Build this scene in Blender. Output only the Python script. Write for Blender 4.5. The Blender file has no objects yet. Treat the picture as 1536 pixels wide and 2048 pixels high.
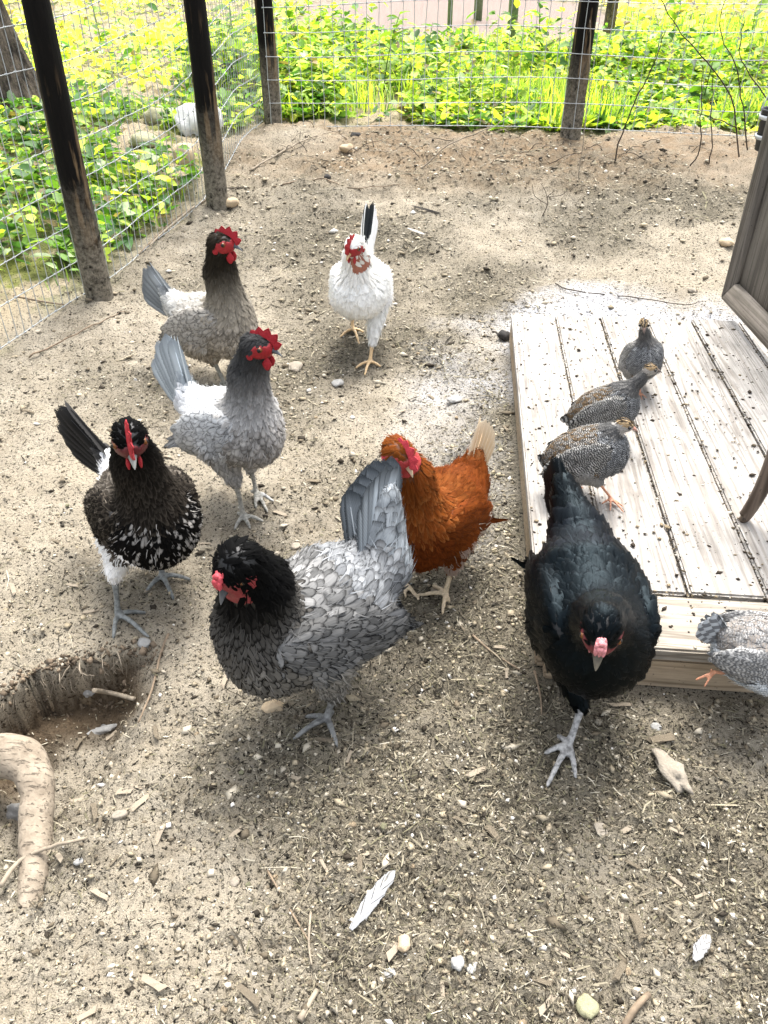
import bpy, bmesh, math, random
import numpy as np
from mathutils import Vector, Matrix

random.seed(7)
RNG = np.random.default_rng(7)
SC = bpy.context.scene
COL = SC.collection

# ------------------------------------------------------------------ camera, sky, sun, exposure
CAM_H, PITCH, FPX = 1.4, math.radians(36.0), 1600.0
cam_data = bpy.data.cameras.new('camera')
cam = bpy.data.objects.new('camera', cam_data)
COL.objects.link(cam)
cam.location = (0, 0, CAM_H)
cam.rotation_euler = (math.radians(90) - PITCH, 0, 0)
cam_data.sensor_fit = 'VERTICAL'
cam_data.sensor_height = 36.0
cam_data.lens = FPX / 2048.0 * 36.0
cam_data.clip_start = 0.02
cam_data.clip_end = 2000
SC.camera = cam

SUN_EL, SUN_AZ = math.radians(66), math.radians(14)      # azimuth from +Y towards +X
world = bpy.data.worlds.new('World')
SC.world = world
world.use_nodes = True
wn = world.node_tree
bg = wn.nodes['Background']
sky = wn.nodes.new('ShaderNodeTexSky')
sky.sky_type = 'NISHITA'
sky.sun_disc = False
sky.sun_elevation = SUN_EL
sky.sun_rotation = SUN_AZ
sky.air_density = 1.0
sky.dust_density = 5.0
sky.ozone_density = 1.0
hsv = wn.nodes.new('ShaderNodeHueSaturation')        # thin overcast: whiter than a clear sky
hsv.inputs['Saturation'].default_value = 0.35
wn.links.new(sky.outputs[0], hsv.inputs['Color'])
wn.links.new(hsv.outputs[0], bg.inputs[0])
bg.inputs[1].default_value = 0.15
sun_data = bpy.data.lights.new('sun', 'SUN')
sun_data.energy = 1.5
sun_data.angle = math.radians(24)
sun_data.color = (1.0, 0.965, 0.92)
sun = bpy.data.objects.new('sun', sun_data)
COL.objects.link(sun)
sv = Vector((math.sin(SUN_AZ) * math.cos(SUN_EL), math.cos(SUN_AZ) * math.cos(SUN_EL), math.sin(SUN_EL)))
sun.rotation_euler = sv.to_track_quat('Z', 'Y').to_euler()
sun.location = (0, 0, 30)
SC.view_settings.view_transform = 'Standard'
SC.view_settings.look = 'None'
SC.view_settings.gamma = 1.0
SC.view_settings.exposure = 1.78
SC.view_settings.use_curve_mapping = False

# ------------------------------------------------------------------ maths helpers
_f = np.array([0, math.cos(PITCH), -math.sin(PITCH)])
_u = np.array([0, math.sin(PITCH), math.cos(PITCH)])
CAMP = np.array([0, 0, CAM_H])


def ray(x, y):
    return _f * FPX + np.array([x - 768.0, 0, 0]) - _u * (y - 1024.0)


def P(x, y, Y):
    """point of pixel (x, y) on the vertical plane at ground depth Y"""
    d = ray(x, y)
    return CAMP + d * (Y / d[1])


def unit(v):
    v = np.asarray(v, float)
    return v / (np.linalg.norm(v) + 1e-12)


def sstep(a, b, x):
    t = np.clip((np.asarray(x, float) - a) / (b - a), 0, 1)
    return t * t * (3 - 2 * t)


def _hash(ix, iy, seed):
    n = (ix.astype(np.int64) * 374761393 + iy.astype(np.int64) * 668265263 + seed * 1442695041) & 0x7fffffff
    n = ((n ^ (n >> 13)) * 1274126177) & 0x7fffffff
    return ((n ^ (n >> 16)) & 0xffff) / 65535.0


def vnoise(x, y, seed=0):
    x = np.asarray(x, float); y = np.asarray(y, float)
    ix = np.floor(x); iy = np.floor(y)
    fx = x - ix; fy = y - iy
    fx = fx * fx * (3 - 2 * fx); fy = fy * fy * (3 - 2 * fy)
    a = _hash(ix, iy, seed); b = _hash(ix + 1, iy, seed)
    c = _hash(ix, iy + 1, seed); d = _hash(ix + 1, iy + 1, seed)
    return (a + (b - a) * fx) * (1 - fy) + (c + (d - c) * fx) * fy - 0.5


def fbm(x, y, freq, octv=4, seed=0, gain=0.5):
    s = 0; a = 1.0
    for i in range(octv):
        s = s + a * vnoise(np.asarray(x) * freq + 17.3 * i, np.asarray(y) * freq - 9.1 * i, seed + i)
        freq *= 2.03; a *= gain
    return s


def seg_dist(x, y, pts):
    best = np.full(np.shape(x), 1e9)
    for (ax, ay), (bx, by) in zip(pts[:-1], pts[1:]):
        dx, dy = bx - ax, by - ay
        t = np.clip(((x - ax) * dx + (y - ay) * dy) / (dx * dx + dy * dy), 0, 1)
        best = np.minimum(best, np.hypot(x - ax - t * dx, y - ay - t * dy))
    return best


def in_poly(x, y, pts):
    r = np.zeros(np.shape(x), bool)
    n = len(pts)
    for i in range(n):
        x0, y0 = pts[i]; x1, y1 = pts[(i + 1) % n]
        c = ((y0 > y) != (y1 > y)) & (x < (x1 - x0) * (y - y0) / (y1 - y0 + 1e-12) + x0)
        r ^= c
    return r


def flat(x, y, z=0.0):
    d = ray(x, y)
    p = CAMP + d * ((z - CAM_H) / d[2])
    return (p[0], p[1])


# dug hole beside the root: steep back wall, floor that ramps up to the front
PIT_BACK = [flat(*q) for q in ((-160, 1500), (-60, 1450), (15, 1385), (60, 1350), (120, 1335), (200, 1322), (262, 1300), (318, 1312))]
PIT_FRONT = [flat(*q) for q in ((318, 1312), (335, 1370), (300, 1470), (260, 1560), (150, 1640), (70, 1760), (-80, 1800), (-160, 1500))]
PIT_ALL = PIT_BACK + PIT_FRONT[1:-1]

# fence lines (ground plan)
POST1, POST2, POST3, POST4 = (-1.285, 3.50), (-0.93, 4.62), (-0.80, 6.30), (1.27, 5.95)
LEFT_LINE = [(-1.99, 1.35), (-1.66, 2.38), POST1, POST2, POST3]
BACK_LINE = [POST3, POST4, (3.6, 5.62)]
DECK_O = np.array([0.345, 1.262])
DECK_V = unit([0.0935, 0.9956]); DECK_U = np.array([DECK_V[1], -DECK_V[0]])
DECK_Z = 0.13


def deck_uv(x, y):
    dx = x - DECK_O[0]; dy = y - DECK_O[1]
    return dx * DECK_U[0] + dy * DECK_U[1], dx * DECK_V[0] + dy * DECK_V[1]


def outside(x, y):
    """1 outside the pen (left of the left fence or behind the back fence), soft edge"""
    x = np.asarray(x, float); y = np.asarray(y, float)
    xl = np.interp(y, [p[1] for p in LEFT_LINE], [p[0] for p in LEFT_LINE])
    yb = np.interp(x, [p[0] for p in BACK_LINE], [p[1] for p in BACK_LINE])
    left = sstep(0.02, 0.32, xl - x + 0.12 * fbm(x, y, 2.5, 3, 5))
    back = sstep(0.0, 0.22, y - yb + 0.15 * fbm(x, y, 2.5, 3, 6))
    return np.maximum(left, back)


def pitmask(x, y):
    ins = in_poly(x, y, PIT_ALL)
    wob = 0.030 * fbm(x, y, 30, 4, 31, .65)
    db = seg_dist(x, y, PIT_BACK) + wob; df = seg_dist(x, y, PIT_FRONT)
    m = sstep(0.0, 0.016, db) * sstep(0.0, 0.17, df)
    return np.where(ins, m, 0.0)


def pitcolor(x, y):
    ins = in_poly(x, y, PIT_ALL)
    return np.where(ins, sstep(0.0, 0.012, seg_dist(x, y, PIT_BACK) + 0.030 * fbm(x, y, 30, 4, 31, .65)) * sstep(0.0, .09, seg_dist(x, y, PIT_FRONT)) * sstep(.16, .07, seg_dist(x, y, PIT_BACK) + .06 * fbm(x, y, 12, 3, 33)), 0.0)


HOLES = [flat(1300, 290, .27) + (0.16, 0.05), flat(1105, 318, .25) + (0.13, 0.04), flat(330, 440, .13) + (0.16, 0.04), flat(1390, 300, .27) + (.12, .04), flat(880, 300, .25) + (.10, .02)]


MOUND = flat(585, 292, .24)


def height(x, y, fine=True):
    x = np.asarray(x, float); y = np.asarray(y, float)
    h = 0.27 * sstep(3.0, 5.9, y) + 0.02 * np.clip(y - 7, 0, 60)
    h = h + 0.035 * fbm(x, y, 0.9, 2, 1) * sstep(0.8, 2.5, y)
    h = h + 0.03 * sstep(-0.7, -1.5, x) * sstep(2.2, 3.4, y)
    h = h - 0.14 * pitmask(x, y) * (1 + 0.25 * fbm(x, y, 14, 3, 8))
    for hx, hy, hr, hd in HOLES:
        h = h - hd * np.exp(-((x - hx) ** 2 + (y - hy) ** 2) / (hr * hr * 0.5))
    h = h + .055 * np.exp(-(((x - MOUND[0]) / .26) ** 2 + ((y - MOUND[1]) / .34) ** 2)) * (1 + .5 * fbm(x, y, 7, 3, 91))
    du, dv = deck_uv(x, y)
    near = np.minimum(np.maximum(np.maximum(-du, du - 1.5), np.maximum(-dv, dv - 1.9)), 1)
    h = h * np.clip(near * 3 + 0.05, 0, 1) if False else h
    if fine:
        amp = 0.35 + 1.1 * sstep(3.0, 5.0, y)
        calm = np.clip(near * 5 + 0.15, 0.15, 1)
        h = h + calm * (0.030 * amp * fbm(x, y, 4.0, 3, 2) + (0.018 + .016 * sstep(3.5, 5, y)) * fbm(x, y, 14.0, 3, 3) + 0.014 * fbm(x, y, 45.0, 3, 4, .65))
    return h


def gz(x, y):
    return float(height(np.array([x]), np.array([y]))[0])


def gp(px, py, z=None):
    """pixel -> point on the ground (or on the plane z)"""
    d = ray(px, py)
    h = 0.0 if z is None else z
    for _ in range(12):
        p = CAMP + d * ((h - CAM_H) / d[2])
        if z is not None:
            return p
        h = 0.5 * h + 0.5 * gz(p[0], p[1])
    return CAMP + d * ((h - CAM_H) / d[2])


def smooth_path(pts, k=5):
    pts = np.asarray(pts, float)
    t = np.arange(len(pts)); tt = np.linspace(0, len(pts) - 1, (len(pts) - 1) * k + 1)
    out = []
    for q in tt:
        i = int(min(q, len(pts) - 2)); f = q - i
        p0 = pts[max(i - 1, 0)]; p1 = pts[i]; p2 = pts[i + 1]; p3 = pts[min(i + 2, len(pts) - 1)]
        out.append(.5 * (2 * p1 + (p2 - p0) * f + (2 * p0 - 5 * p1 + 4 * p2 - p3) * f * f + (3 * p1 - p0 - 3 * p2 + p3) * f ** 3))
    return np.array(out)


# ------------------------------------------------------------------ mesh helpers
def mesh_np(name, V, F, mats=(), smooth=True, attrs=None, uv=None):
    """V (n,3); F list of arrays of quads / tris"""
    me = bpy.data.meshes.new(name)
    V = np.asarray(V, np.float32)
    if isinstance(F, np.ndarray):
        F = [F]
    F = [np.asarray(f, np.int32) for f in F if len(f)]
    loops = np.concatenate([f.ravel() for f in F])
    totals = np.concatenate([np.full(len(f), f.shape[1], np.int32) for f in F])
    starts = np.concatenate([[0], np.cumsum(totals)[:-1]]).astype(np.int32)
    me.vertices.add(len(V)); me.vertices.foreach_set('co', V.ravel())
    me.loops.add(len(loops)); me.loops.foreach_set('vertex_index', loops)
    me.polygons.add(len(totals)); me.polygons.foreach_set('loop_start', starts)
    me.polygons.foreach_set('loop_total', totals)
    me.update(calc_edges=True)
    if smooth:
        me.polygons.foreach_set('use_smooth', np.ones(len(totals), bool))
    for k, a in (attrs or {}).items():
        a = np.asarray(a, np.float32)
        if a.ndim == 1:
            at = me.attributes.new(k, 'FLOAT', 'POINT'); at.data.foreach_set('value', a)
        else:
            if a.shape[1] == 3:
                a = np.concatenate([a, np.ones((len(a), 1), np.float32)], 1)
            at = me.attributes.new(k, 'FLOAT_COLOR', 'POINT'); at.data.foreach_set('color', a.ravel())
    if uv is not None:
        l = me.uv_layers.new(name='UVMap')
        l.data.foreach_set('uv', np.asarray(uv, np.float32)[loops].ravel())
    for m in mats:
        me.materials.append(m)
    me.validate()
    return me


def add(name, me, parent=None, loc=None, label=None, cat=None, group=None, kind=None):
    o = bpy.data.objects.new(name, me)
    COL.objects.link(o)
    if parent is not None:
        o.parent = parent
    if loc is not None:
        o.location = loc
    for k, v in (('label', label), ('category', cat), ('group', group), ('kind', kind)):
        if v:
            o[k] = v
    return o


class Geo:
    """collects verts and faces for one mesh"""
    def __init__(s):
        s.v = []; s.q = []; s.t = []; s.n = 0; s.c = []

    def put(s, V, quads=(), tris=(), col=None):
        V = np.asarray(V, float).reshape(-1, 3)
        if len(quads): s.q.append(np.asarray(quads, int) + s.n)
        if len(tris): s.t.append(np.asarray(tris, int) + s.n)
        s.v.append(V); s.n += len(V)
        if col is not None:
            col = np.asarray(col, float)
            s.c.append(np.broadcast_to(col, (len(V), 3)) if col.ndim == 1 else col)

    def tube(s, pts, rad, n=8, cap=True, col=None, flat_y=1.0):
        pts = np.asarray(pts, float); m = len(pts)
        rad = np.broadcast_to(np.asarray(rad, float), (m,))
        tan = np.gradient(pts, axis=0)
        tan /= np.linalg.norm(tan, axis=1, keepdims=True) + 1e-12
        ref = np.array([0, 0, 1.0]) if abs(tan[0][2]) < 0.9 else np.array([1.0, 0, 0])
        V = []
        a = unit(np.cross(tan[0], ref))
        for i in range(m):
            a = unit(a - tan[i] * (a @ tan[i])); b = np.cross(tan[i], a)
            th = np.linspace(0, 2 * math.pi, n, endpoint=False)
            V.append(pts[i] + rad[i] * (np.cos(th)[:, None] * a + flat_y * np.sin(th)[:, None] * b))
        V = np.concatenate(V)
        q = [[i * n + k, i * n + (k + 1) % n, (i + 1) * n + (k + 1) % n, (i + 1) * n + k] for i in range(m - 1) for k in range(n)]
        t = []
        if cap:
            V = np.concatenate([V, pts[:1], pts[-1:]])
            t = [[(k + 1) % n, k, m * n] for k in range(n)] + [[(m - 1) * n + k, (m - 1) * n + (k + 1) % n, m * n + 1] for k in range(n)]
        s.put(V, q, t, col)

    def box(s, c, ax, ay, az, col=None):
        """box with half-axis vectors"""
        c, ax, ay, az = (np.asarray(q, float) for q in (c, ax, ay, az))
        V = [c + i * ax + j * ay + k * az for k in (-1, 1) for j in (-1, 1) for i in (-1, 1)]
        s.put(V, [[0, 2, 3, 1], [4, 5, 7, 6], [0, 1, 5, 4], [2, 6, 7, 3], [0, 4, 6, 2], [1, 3, 7, 5]], (), col)

    def mesh(s, name, mats=(), smooth=True, attrs=None):
        F = []
        if s.q: F.append(np.concatenate(s.q))
        if s.t: F.append(np.concatenate(s.t))
        at = dict(attrs or {})
        if s.c: at['col'] = np.concatenate(s.c)
        return mesh_np(name, np.concatenate(s.v), F, mats, smooth, at)


# ------------------------------------------------------------------ material helpers
class NT:
    def __init__(s, name):
        s.m = bpy.data.materials.new(name); s.m.use_nodes = True
        s.t = s.m.node_tree; s.b = s.t.nodes['Principled BSDF']; s.out = s.t.nodes['Material Output']

    def n(s, typ, ins=None, **kw):
        nd = s.t.nodes.new('ShaderNode' + typ)
        for k, v in kw.items():
            setattr(nd, k, v)
        for k, v in (ins or {}).items():
            s.set(nd.inputs[k], v)
        return nd

    def set(s, sock, v):
        if hasattr(v, 'is_output'):
            s.t.links.new(v, sock)
        elif isinstance(v, (tuple, list)) and sock.type == 'RGBA':
            sock.default_value = tuple(v) + ((1,) if len(v) == 3 else ())
        else:
            sock.default_value = v

    def noise(s, scale, detail=4, rough=.55, vec=None, dist=0.0, out='Fac'):
        nd = s.n('TexNoise', {'Scale': scale, 'Detail': detail, 'Roughness': rough, 'Distortion': dist})
        if vec is not None: s.set(nd.inputs['Vector'], vec)
        return nd.outputs[out]

    def ramp(s, fac, stops, interp='LINEAR'):
        nd = s.n('ValToRGB'); s.set(nd.inputs[0], fac)
        cr = nd.color_ramp; cr.interpolation = interp
        while len(cr.elements) < len(stops): cr.elements.new(0.5)
        for e, (p, c) in zip(cr.elements, stops):
            e.position = p
            e.color = (c, c, c, 1) if not isinstance(c, (tuple, list)) else tuple(c) + (1,)
        return nd.outputs[0]

    def mix(s, fac, a, b, mode='MIX'):
        nd = s.n('Mix', data_type='RGBA', blend_type=mode)
        s.set(nd.inputs[0], fac); s.set(nd.inputs[6], a); s.set(nd.inputs[7], b)
        return nd.outputs[2]

    def math(s, op, a, b=0.0, c=None, clamp=False):
        nd = s.n('Math', operation=op, use_clamp=clamp)
        s.set(nd.inputs[0], a); s.set(nd.inputs[1], b)
        if c is not None: s.set(nd.inputs[2], c)
        return nd.outputs[0]

    def attr(s, name, out='Color'):
        return s.n('Attribute', attribute_name=name).outputs[out]

    def coord(s, out='Object', scale=None, rot=None):
        c = s.n('TexCoord').outputs[out]
        if scale is not None or rot is not None:
            mp = s.n('Mapping', {'Vector': c})
            if scale is not None: mp.inputs['Scale'].default_value = scale
            if rot is not None: mp.inputs['Rotation'].default_value = rot
            c = mp.outputs[0]
        return c

    def bump(s, h, strength=.5, dist=.01):
        nd = s.n('Bump', {'Height': h, 'Strength': strength, 'Distance': dist})
        s.t.links.new(nd.outputs[0], s.b.inputs['Normal'])
        return nd.outputs[0]

    def done(s, col=None, rough=None, spec=None):
        if col is not None: s.set(s.b.inputs['Base Color'], col)
        if rough is not None: s.set(s.b.inputs['Roughness'], rough)
        if spec is not None: s.b.inputs['Specular IOR Level'].default_value = spec
        return s.m

# ------------------------------------------------------------------ materials of the setting
def mat_dirt():
    k = NT('dirt')
    co = k.coord('Object')
    n0 = k.noise(1.7, 3, .6, co); n1 = k.noise(9, 5, .65, co); n2 = k.noise(115, 5, .68, co); n3 = k.noise(330, 3, .6, co)
    base = k.mix(k.ramp(n1, [(.36, 0), (.62, 1)]), (.20, .172, .128), (.37, .33, .26))
    base = k.mix(k.ramp(n0, [(.35, 0), (.7, 1)]), base, (.345, .30, .225))
    lit = k.math('MULTIPLY', k.attr('litter', 'Fac'), k.ramp(n1, [(.25, .45), (.6, 1)]))
    base = k.mix(lit, base, (.125, .110, .080))
    fleck = k.ramp(n2, [(.39, .06), (.455, 1)])
    base = k.mix(1.0, base, fleck, 'MULTIPLY')
    fl2 = k.ramp(n3, [(.33, .30), (.45, 1), (.60, 1), (.72, 1.5)])
    base = k.mix(.9, base, fl2, 'MULTIPLY')
    pale_patch = k.math('MULTIPLY', k.attr('pale_patch', 'Fac'), k.ramp(k.noise(38, 4, .65, co), [(.30, .25), (.48, 1)]), clamp=True)  # blotches where the dirt turns a paler, cooler grey
    base = k.mix(pale_patch, base, k.mix(1.0, k.mix(fl2, (.16, .16, .16), (.46, .465, .48)), fleck, 'MULTIPLY'))
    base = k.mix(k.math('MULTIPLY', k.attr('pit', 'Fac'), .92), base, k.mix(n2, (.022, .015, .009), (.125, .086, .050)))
    base = k.mix(k.math('MULTIPLY', k.attr('dug', 'Fac'), k.ramp(n1, [(.35, .25), (.62, .9)])), base, k.mix(n2, (.09, .06, .035), (.36, .265, .165)))
    outc = k.mix(k.ramp(k.noise(1.2, 4, .6, co), [(.40, 0), (.60, 1)]), (.06, .07, .025), (.19, .20, .05))
    soil = k.mix(k.ramp(k.noise(2.6, 4, .65, co), [(.42, 0), (.50, 1)]), outc, (.30, .25, .17))
    soil = k.mix(1.0, soil, fleck, 'MULTIPLY')
    base = k.mix(k.attr('out', 'Fac'), base, soil)
    base = k.mix(k.attr('bare', 'Fac'), base, (.22, .175, .15))
    k.bump(k.math('ADD', k.math('MULTIPLY', n2, .6), k.math('MULTIPLY', n3, .35)), .9, .012)
    return k.done(base, .95, .15)


def mat_col(name, rough=.7, spec=.3, jitter=.0, bump=None, scale=40):
    """plain colour attribute with a little grain"""
    k = NT(name)
    c = k.attr('col')
    co = k.coord('Object')
    n = k.noise(scale, 4, .6, co)
    if jitter:
        c = k.mix(jitter, c, k.ramp(n, [(.3, .35), (.7, 1.5)]), 'MULTIPLY')
    if bump:
        k.bump(n, bump, .004)
    return k.done(c, rough, spec)


def mat_leaf():
    k = NT('leaf')
    c = k.attr('col')
    c = k.mix(.5, c, k.ramp(k.noise(35, 2, .5, k.coord('Object')), [(.3, .55), (.7, 1.3)]), 'MULTIPLY')
    k.done(c, .55, .3)
    tr = k.n('BsdfTranslucent'); k.set(tr.inputs[0], k.mix(1, c, (1.3, 1.5, .5), 'MULTIPLY'))
    mx = k.n('MixShader'); mx.inputs[0].default_value = .42
    k.t.links.new(k.b.outputs[0], mx.inputs[1]); k.t.links.new(tr.outputs[0], mx.inputs[2])
    k.t.links.new(mx.outputs[0], k.out.inputs[0])
    return k.m


def mat_wood(name, light, dark, axis, rings=95, grey=None, rough=.8, stain=.5):
    """weathered plank: grain lines stretched along axis (0 x, 1 y, 2 z) of the object"""
    k = NT(name)
    sc = [1.0, 1.0, 1.0]; sc[axis] = .045
    rnd = k.n('ObjectInfo').outputs['Random']
    co = k.coord('Object')
    off = k.n('CombineXYZ', {0: k.math('MULTIPLY', rnd, 31.0), 1: k.math('MULTIPLY', rnd, 17.0), 2: k.math('MULTIPLY', rnd, 7.0)})
    vm = k.n('VectorMath', {0: co, 1: off.outputs[0]}, operation='ADD')
    mp = k.n('Mapping', {'Vector': vm.outputs[0]}); mp.inputs['Scale'].default_value = sc
    v = mp.outputs[0]
    w = k.n('TexNoise', {'Vector': v, 'Scale': 14, 'Detail': 2, 'Distortion': .6}).outputs['Fac']
    ring = k.math('SINE', k.math('MULTIPLY', w, rings))
    ring = k.math('ADD', k.math('MULTIPLY', ring, .5), .5)
    grain = k.noise(150, 4, .65, v)
    c = k.mix(k.math('POWER', ring, 2.2), light, dark)
    c = k.mix(.55, c, k.ramp(grain, [(.32, .45), (.55, 1.05)]), 'MULTIPLY')
    blot = k.noise(5, 5, .6, vm.outputs[0])
    c = k.mix(stain, c, k.ramp(blot, [(.3, .6), (.6, 1.1)]), 'MULTIPLY')
    if grey: c = k.mix(k.ramp(k.noise(7, 4, .7, vm.outputs[0]), [(.4, 0), (.65, .85)]), c, grey)
    spk = k.noise(120, 3, .5, vm.outputs[0])
    c = k.mix(1, c, k.ramp(spk, [(.25, .25), (.33, 1)]), 'MULTIPLY')
    k.bump(k.math('ADD', k.math('MULTIPLY', ring, -.35), grain), .55, .003)
    return k.done(c, rough, .25)


def mat_post():
    """charred upper part, peeled tan flakes, grey muddy foot"""
    k = NT('charred_post')
    co = k.coord('Object')
    z = k.n('SeparateXYZ', {0: co}).outputs[2]
    st = k.coord('Object', scale=(1, 1, .12))
    n1 = k.noise(16, 5, .65, st); n2 = k.noise(70, 4, .6, st); n3 = k.noise(9, 4, .6, co)
    char = k.mix(n2, (.0015, .0015, .0015), (.010, .0085, .007))
    tan = k.mix(n2, (.05, .030, .015), (.24, .165, .09))
    zz = k.math('ADD', z, k.math('MULTIPLY', k.math('SUBTRACT', n3, .5), .35))
    band = k.ramp(zz, [(.18, 0), (.30, 1), (.55, .9), (1.0, 0)])
    pk = k.math('MULTIPLY', k.ramp(n1, [(.49, 0), (.56, 1)]), band)
    c = k.mix(pk, char, tan)
    mud = k.mix(k.ramp(k.noise(55, 6, .75, co), [(.36, 0), (.62, 1)]), (.055, .048, .036), (.24, .215, .17))
    spot = k.ramp(k.noise(17, 4, .6, co), [(.36, .12), (.46, 1)])
    mud = k.mix(1, mud, spot, 'MULTIPLY')
    c = k.mix(k.ramp(zz, [(.12, 1), (.55, 0)]), c, mud)
    k.bump(k.math('ADD', n1, k.math('MULTIPLY', n2, .5)), .8, .008)
    return k.done(c, .8, .12)


def mat_bark():
    k = NT('bark')
    st = k.coord('Object', scale=(1, 1, .3))
    n = k.noise(22, 6, .7, st); n2 = k.noise(90, 4, .6, st)
    k.bump(k.math('ADD', n, k.math('MULTIPLY', n2, .4)), 1.0, .03)
    return k.done(k.mix(k.ramp(n, [(.38, 0), (.62, 1)]), (.018, .015, .012), (.15, .12, .095)), .9, .2)


def mat_root():
    k = NT('root_bark')
    co = k.coord('Object')
    n = k.noise(30, 5, .6, co)
    st = k.coord('UV')
    c = k.mix(k.ramp(n, [(.3, 0), (.7, 1)]), (.16, .128, .092), (.32, .27, .205))
    v = k.n('TexVoronoi', {'Scale': 70, 'Vector': k.coord('Object', scale=(.35, 1, 1))}, feature='DISTANCE_TO_EDGE').outputs[0]
    crk = k.ramp(k.noise(110, 5, .65, k.coord('Object', scale=(.3, 1.3, 1.2))), [(.34, .25), (.43, 1)])
    c = k.mix(.14, c, crk, 'MULTIPLY')
    k.bump(k.math('ADD', n, crk), .9, .006)
    return k.done(c, .85, .25)


def mat_stone(name, a, b, scale=18):
    k = NT(name)
    co = k.coord('Object')
    n = k.noise(scale, 6, .65, co); n2 = k.noise(scale * 6, 3, .6, co)
    k.bump(k.math('ADD', n, k.math('MULTIPLY', n2, .4)), .8, .008)
    return k.done(k.mix(k.math('ADD', k.math('MULTIPLY', n, .7), k.math('MULTIPLY', n2, .3)), a, b), .9, .25)


def mat_plain(name, col, rough=.6, metal=0.0, spec=.4, noise=0.0, scale=30):
    k = NT(name)
    c = col
    if noise:
        c = k.mix(noise, col, k.ramp(k.noise(scale, 4, .6, k.coord('Object')), [(.3, .4), (.7, 1.5)]), 'MULTIPLY')
    k.b.inputs['Metallic'].default_value = metal
    return k.done(c, rough, spec)


M = {}
M['dirt'] = mat_dirt()
M['litter'] = mat_col('litter', .85, .15)
M['leaf'] = mat_leaf()
M['post'] = mat_post()
M['bark'] = mat_bark()
M['root'] = mat_root()
M['deck'] = mat_wood('deck_wood', (.37, .35, .32), (.265, .24, .21), 1, 60, stain=.75)
M['deck_x'] = mat_wood('deck_wood_front', (.345, .31, .26), (.22, .19, .15), 0, 60, stain=.75)
M['fascia'] = mat_wood('fascia_wood', (.36, .28, .19), (.22, .165, .105), 0, 60)
M['door'] = mat_wood('door_wood', (.17, .155, .135), (.10, .09, .078), 2, 40, stain=.6)
M['stool'] = mat_wood('stool_wood', (.16, .12, .09), (.07, .05, .035), 2, 40, rough=.5)
M['wire'] = mat_plain('galvanised_wire', (.40, .42, .42), .5, .15)
M['greenpost'] = mat_plain('green_post', (.17, .22, .12), .7, noise=.5)
M['black'] = mat_plain('black_rubber', (.012, .012, .013), .45)
M['rim'] = mat_plain('pale_metal', (.55, .57, .58), .4, .5)
M['stone_pale'] = mat_stone('pale_stone', (.16, .135, .10), (.40, .355, .29))
M['stone_tan'] = mat_stone('tan_stone', (.28, .21, .13), (.58, .46, .31))
M['stone_white'] = mat_stone('white_stone', (.20, .195, .18), (.42, .415, .395))
M['stone_dark'] = mat_stone('dark_stone', (.012, .012, .012), (.07, .065, .06))
M['stone_green'] = mat_stone('mossy_stone', (.14, .14, .07), (.42, .40, .26))
M['chip'] = mat_stone('wood_chip', (.15, .118, .078), (.36, .305, .22), 30)
M['twig'] = mat_plain('twig', (.20, .15, .10), .8, noise=.8)
M['twig_dark'] = mat_plain('twig_dark', (.045, .032, .022), .8, noise=.8)
M['twig_pale'] = mat_plain('twig_pale', (.27, .225, .165), .8, noise=.7)


# ------------------------------------------------------------------ ground
def litter_density(x, y):
    du, dv = deck_uv(x, y)
    side = np.exp(-np.clip(-du - 0.0, 0, 9) * 5.0) * ((du < 0.05) & (dv > -.4) & (dv < 2))
    d = 0.40 + 1.5 * fbm(x, y, 1.9, 4, 21) + 0.75 * side + 0.16 * sstep(1.25, .8, y) + .12 * sstep(-.3, .4, x)
    d = d - 0.38 * sstep(-0.25, -0.65, x) * sstep(.95, 1.25, y)
    d = d - .10 * sstep(3.0, 4.0, y) + .30 * sstep(4.4, 5.3, y)
    return np.clip(d, 0.13, 1.0)


def pale_patch_mask(x, y):  # pale patch behind the deck and along its left side
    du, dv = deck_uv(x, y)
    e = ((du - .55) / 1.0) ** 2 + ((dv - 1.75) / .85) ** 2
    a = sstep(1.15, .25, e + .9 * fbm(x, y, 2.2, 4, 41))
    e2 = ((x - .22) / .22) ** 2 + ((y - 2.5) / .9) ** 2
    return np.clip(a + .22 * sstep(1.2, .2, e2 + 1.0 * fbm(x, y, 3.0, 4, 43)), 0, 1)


def build_ground():
    yr = np.concatenate([np.linspace(-4, .3, 14)[:-1], np.geomspace(.3, 8.5, 480), np.geomspace(8.5, 400, 70)[1:]])
    s = np.linspace(-1, 1, 520)
    W = 1.0 * np.clip(yr, 0, None) + 1.5
    X = W[:, None] * (0.5 * s + .5 * s ** 3)[None, :]
    Y = np.repeat(yr[:, None], len(s), 1)
    x, y = X.ravel(), Y.ravel()
    z = height(x, y)
    n, m = len(yr), len(s)
    i = np.arange(n * m).reshape(n, m)
    Q = np.stack([i[:-1, :-1], i[:-1, 1:], i[1:, 1:], i[1:, :-1]], -1).reshape(-1, 4)
    out = outside(x, y)
    bare = sstep(1.1, .5, ((x - 1.0) / 2.4) ** 2 + ((y - 14.0) / 4.4) ** 2 + .7 * fbm(x, y, .7, 3, 55))
    me = mesh_np('ground', np.stack([x, y, z], 1), Q, [M['dirt']], True,
                 dict(litter=litter_density(x, y) * (1 - out), pale_patch=pale_patch_mask(x, y) * (1 - out), pit=pitcolor(x, y), dug=sstep(4.6, 5.5, y + .5 * fbm(x, y, 1.4, 4, 61)) * (1 - out) * (1 - np.exp(-(((x - MOUND[0]) / .3) ** 2 + ((y - MOUND[1]) / .38) ** 2))), out=out, bare=bare * out))
    add('ground', me, kind='structure', label='bare trodden dirt of the chicken run and meadow beyond')


build_ground()


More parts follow.
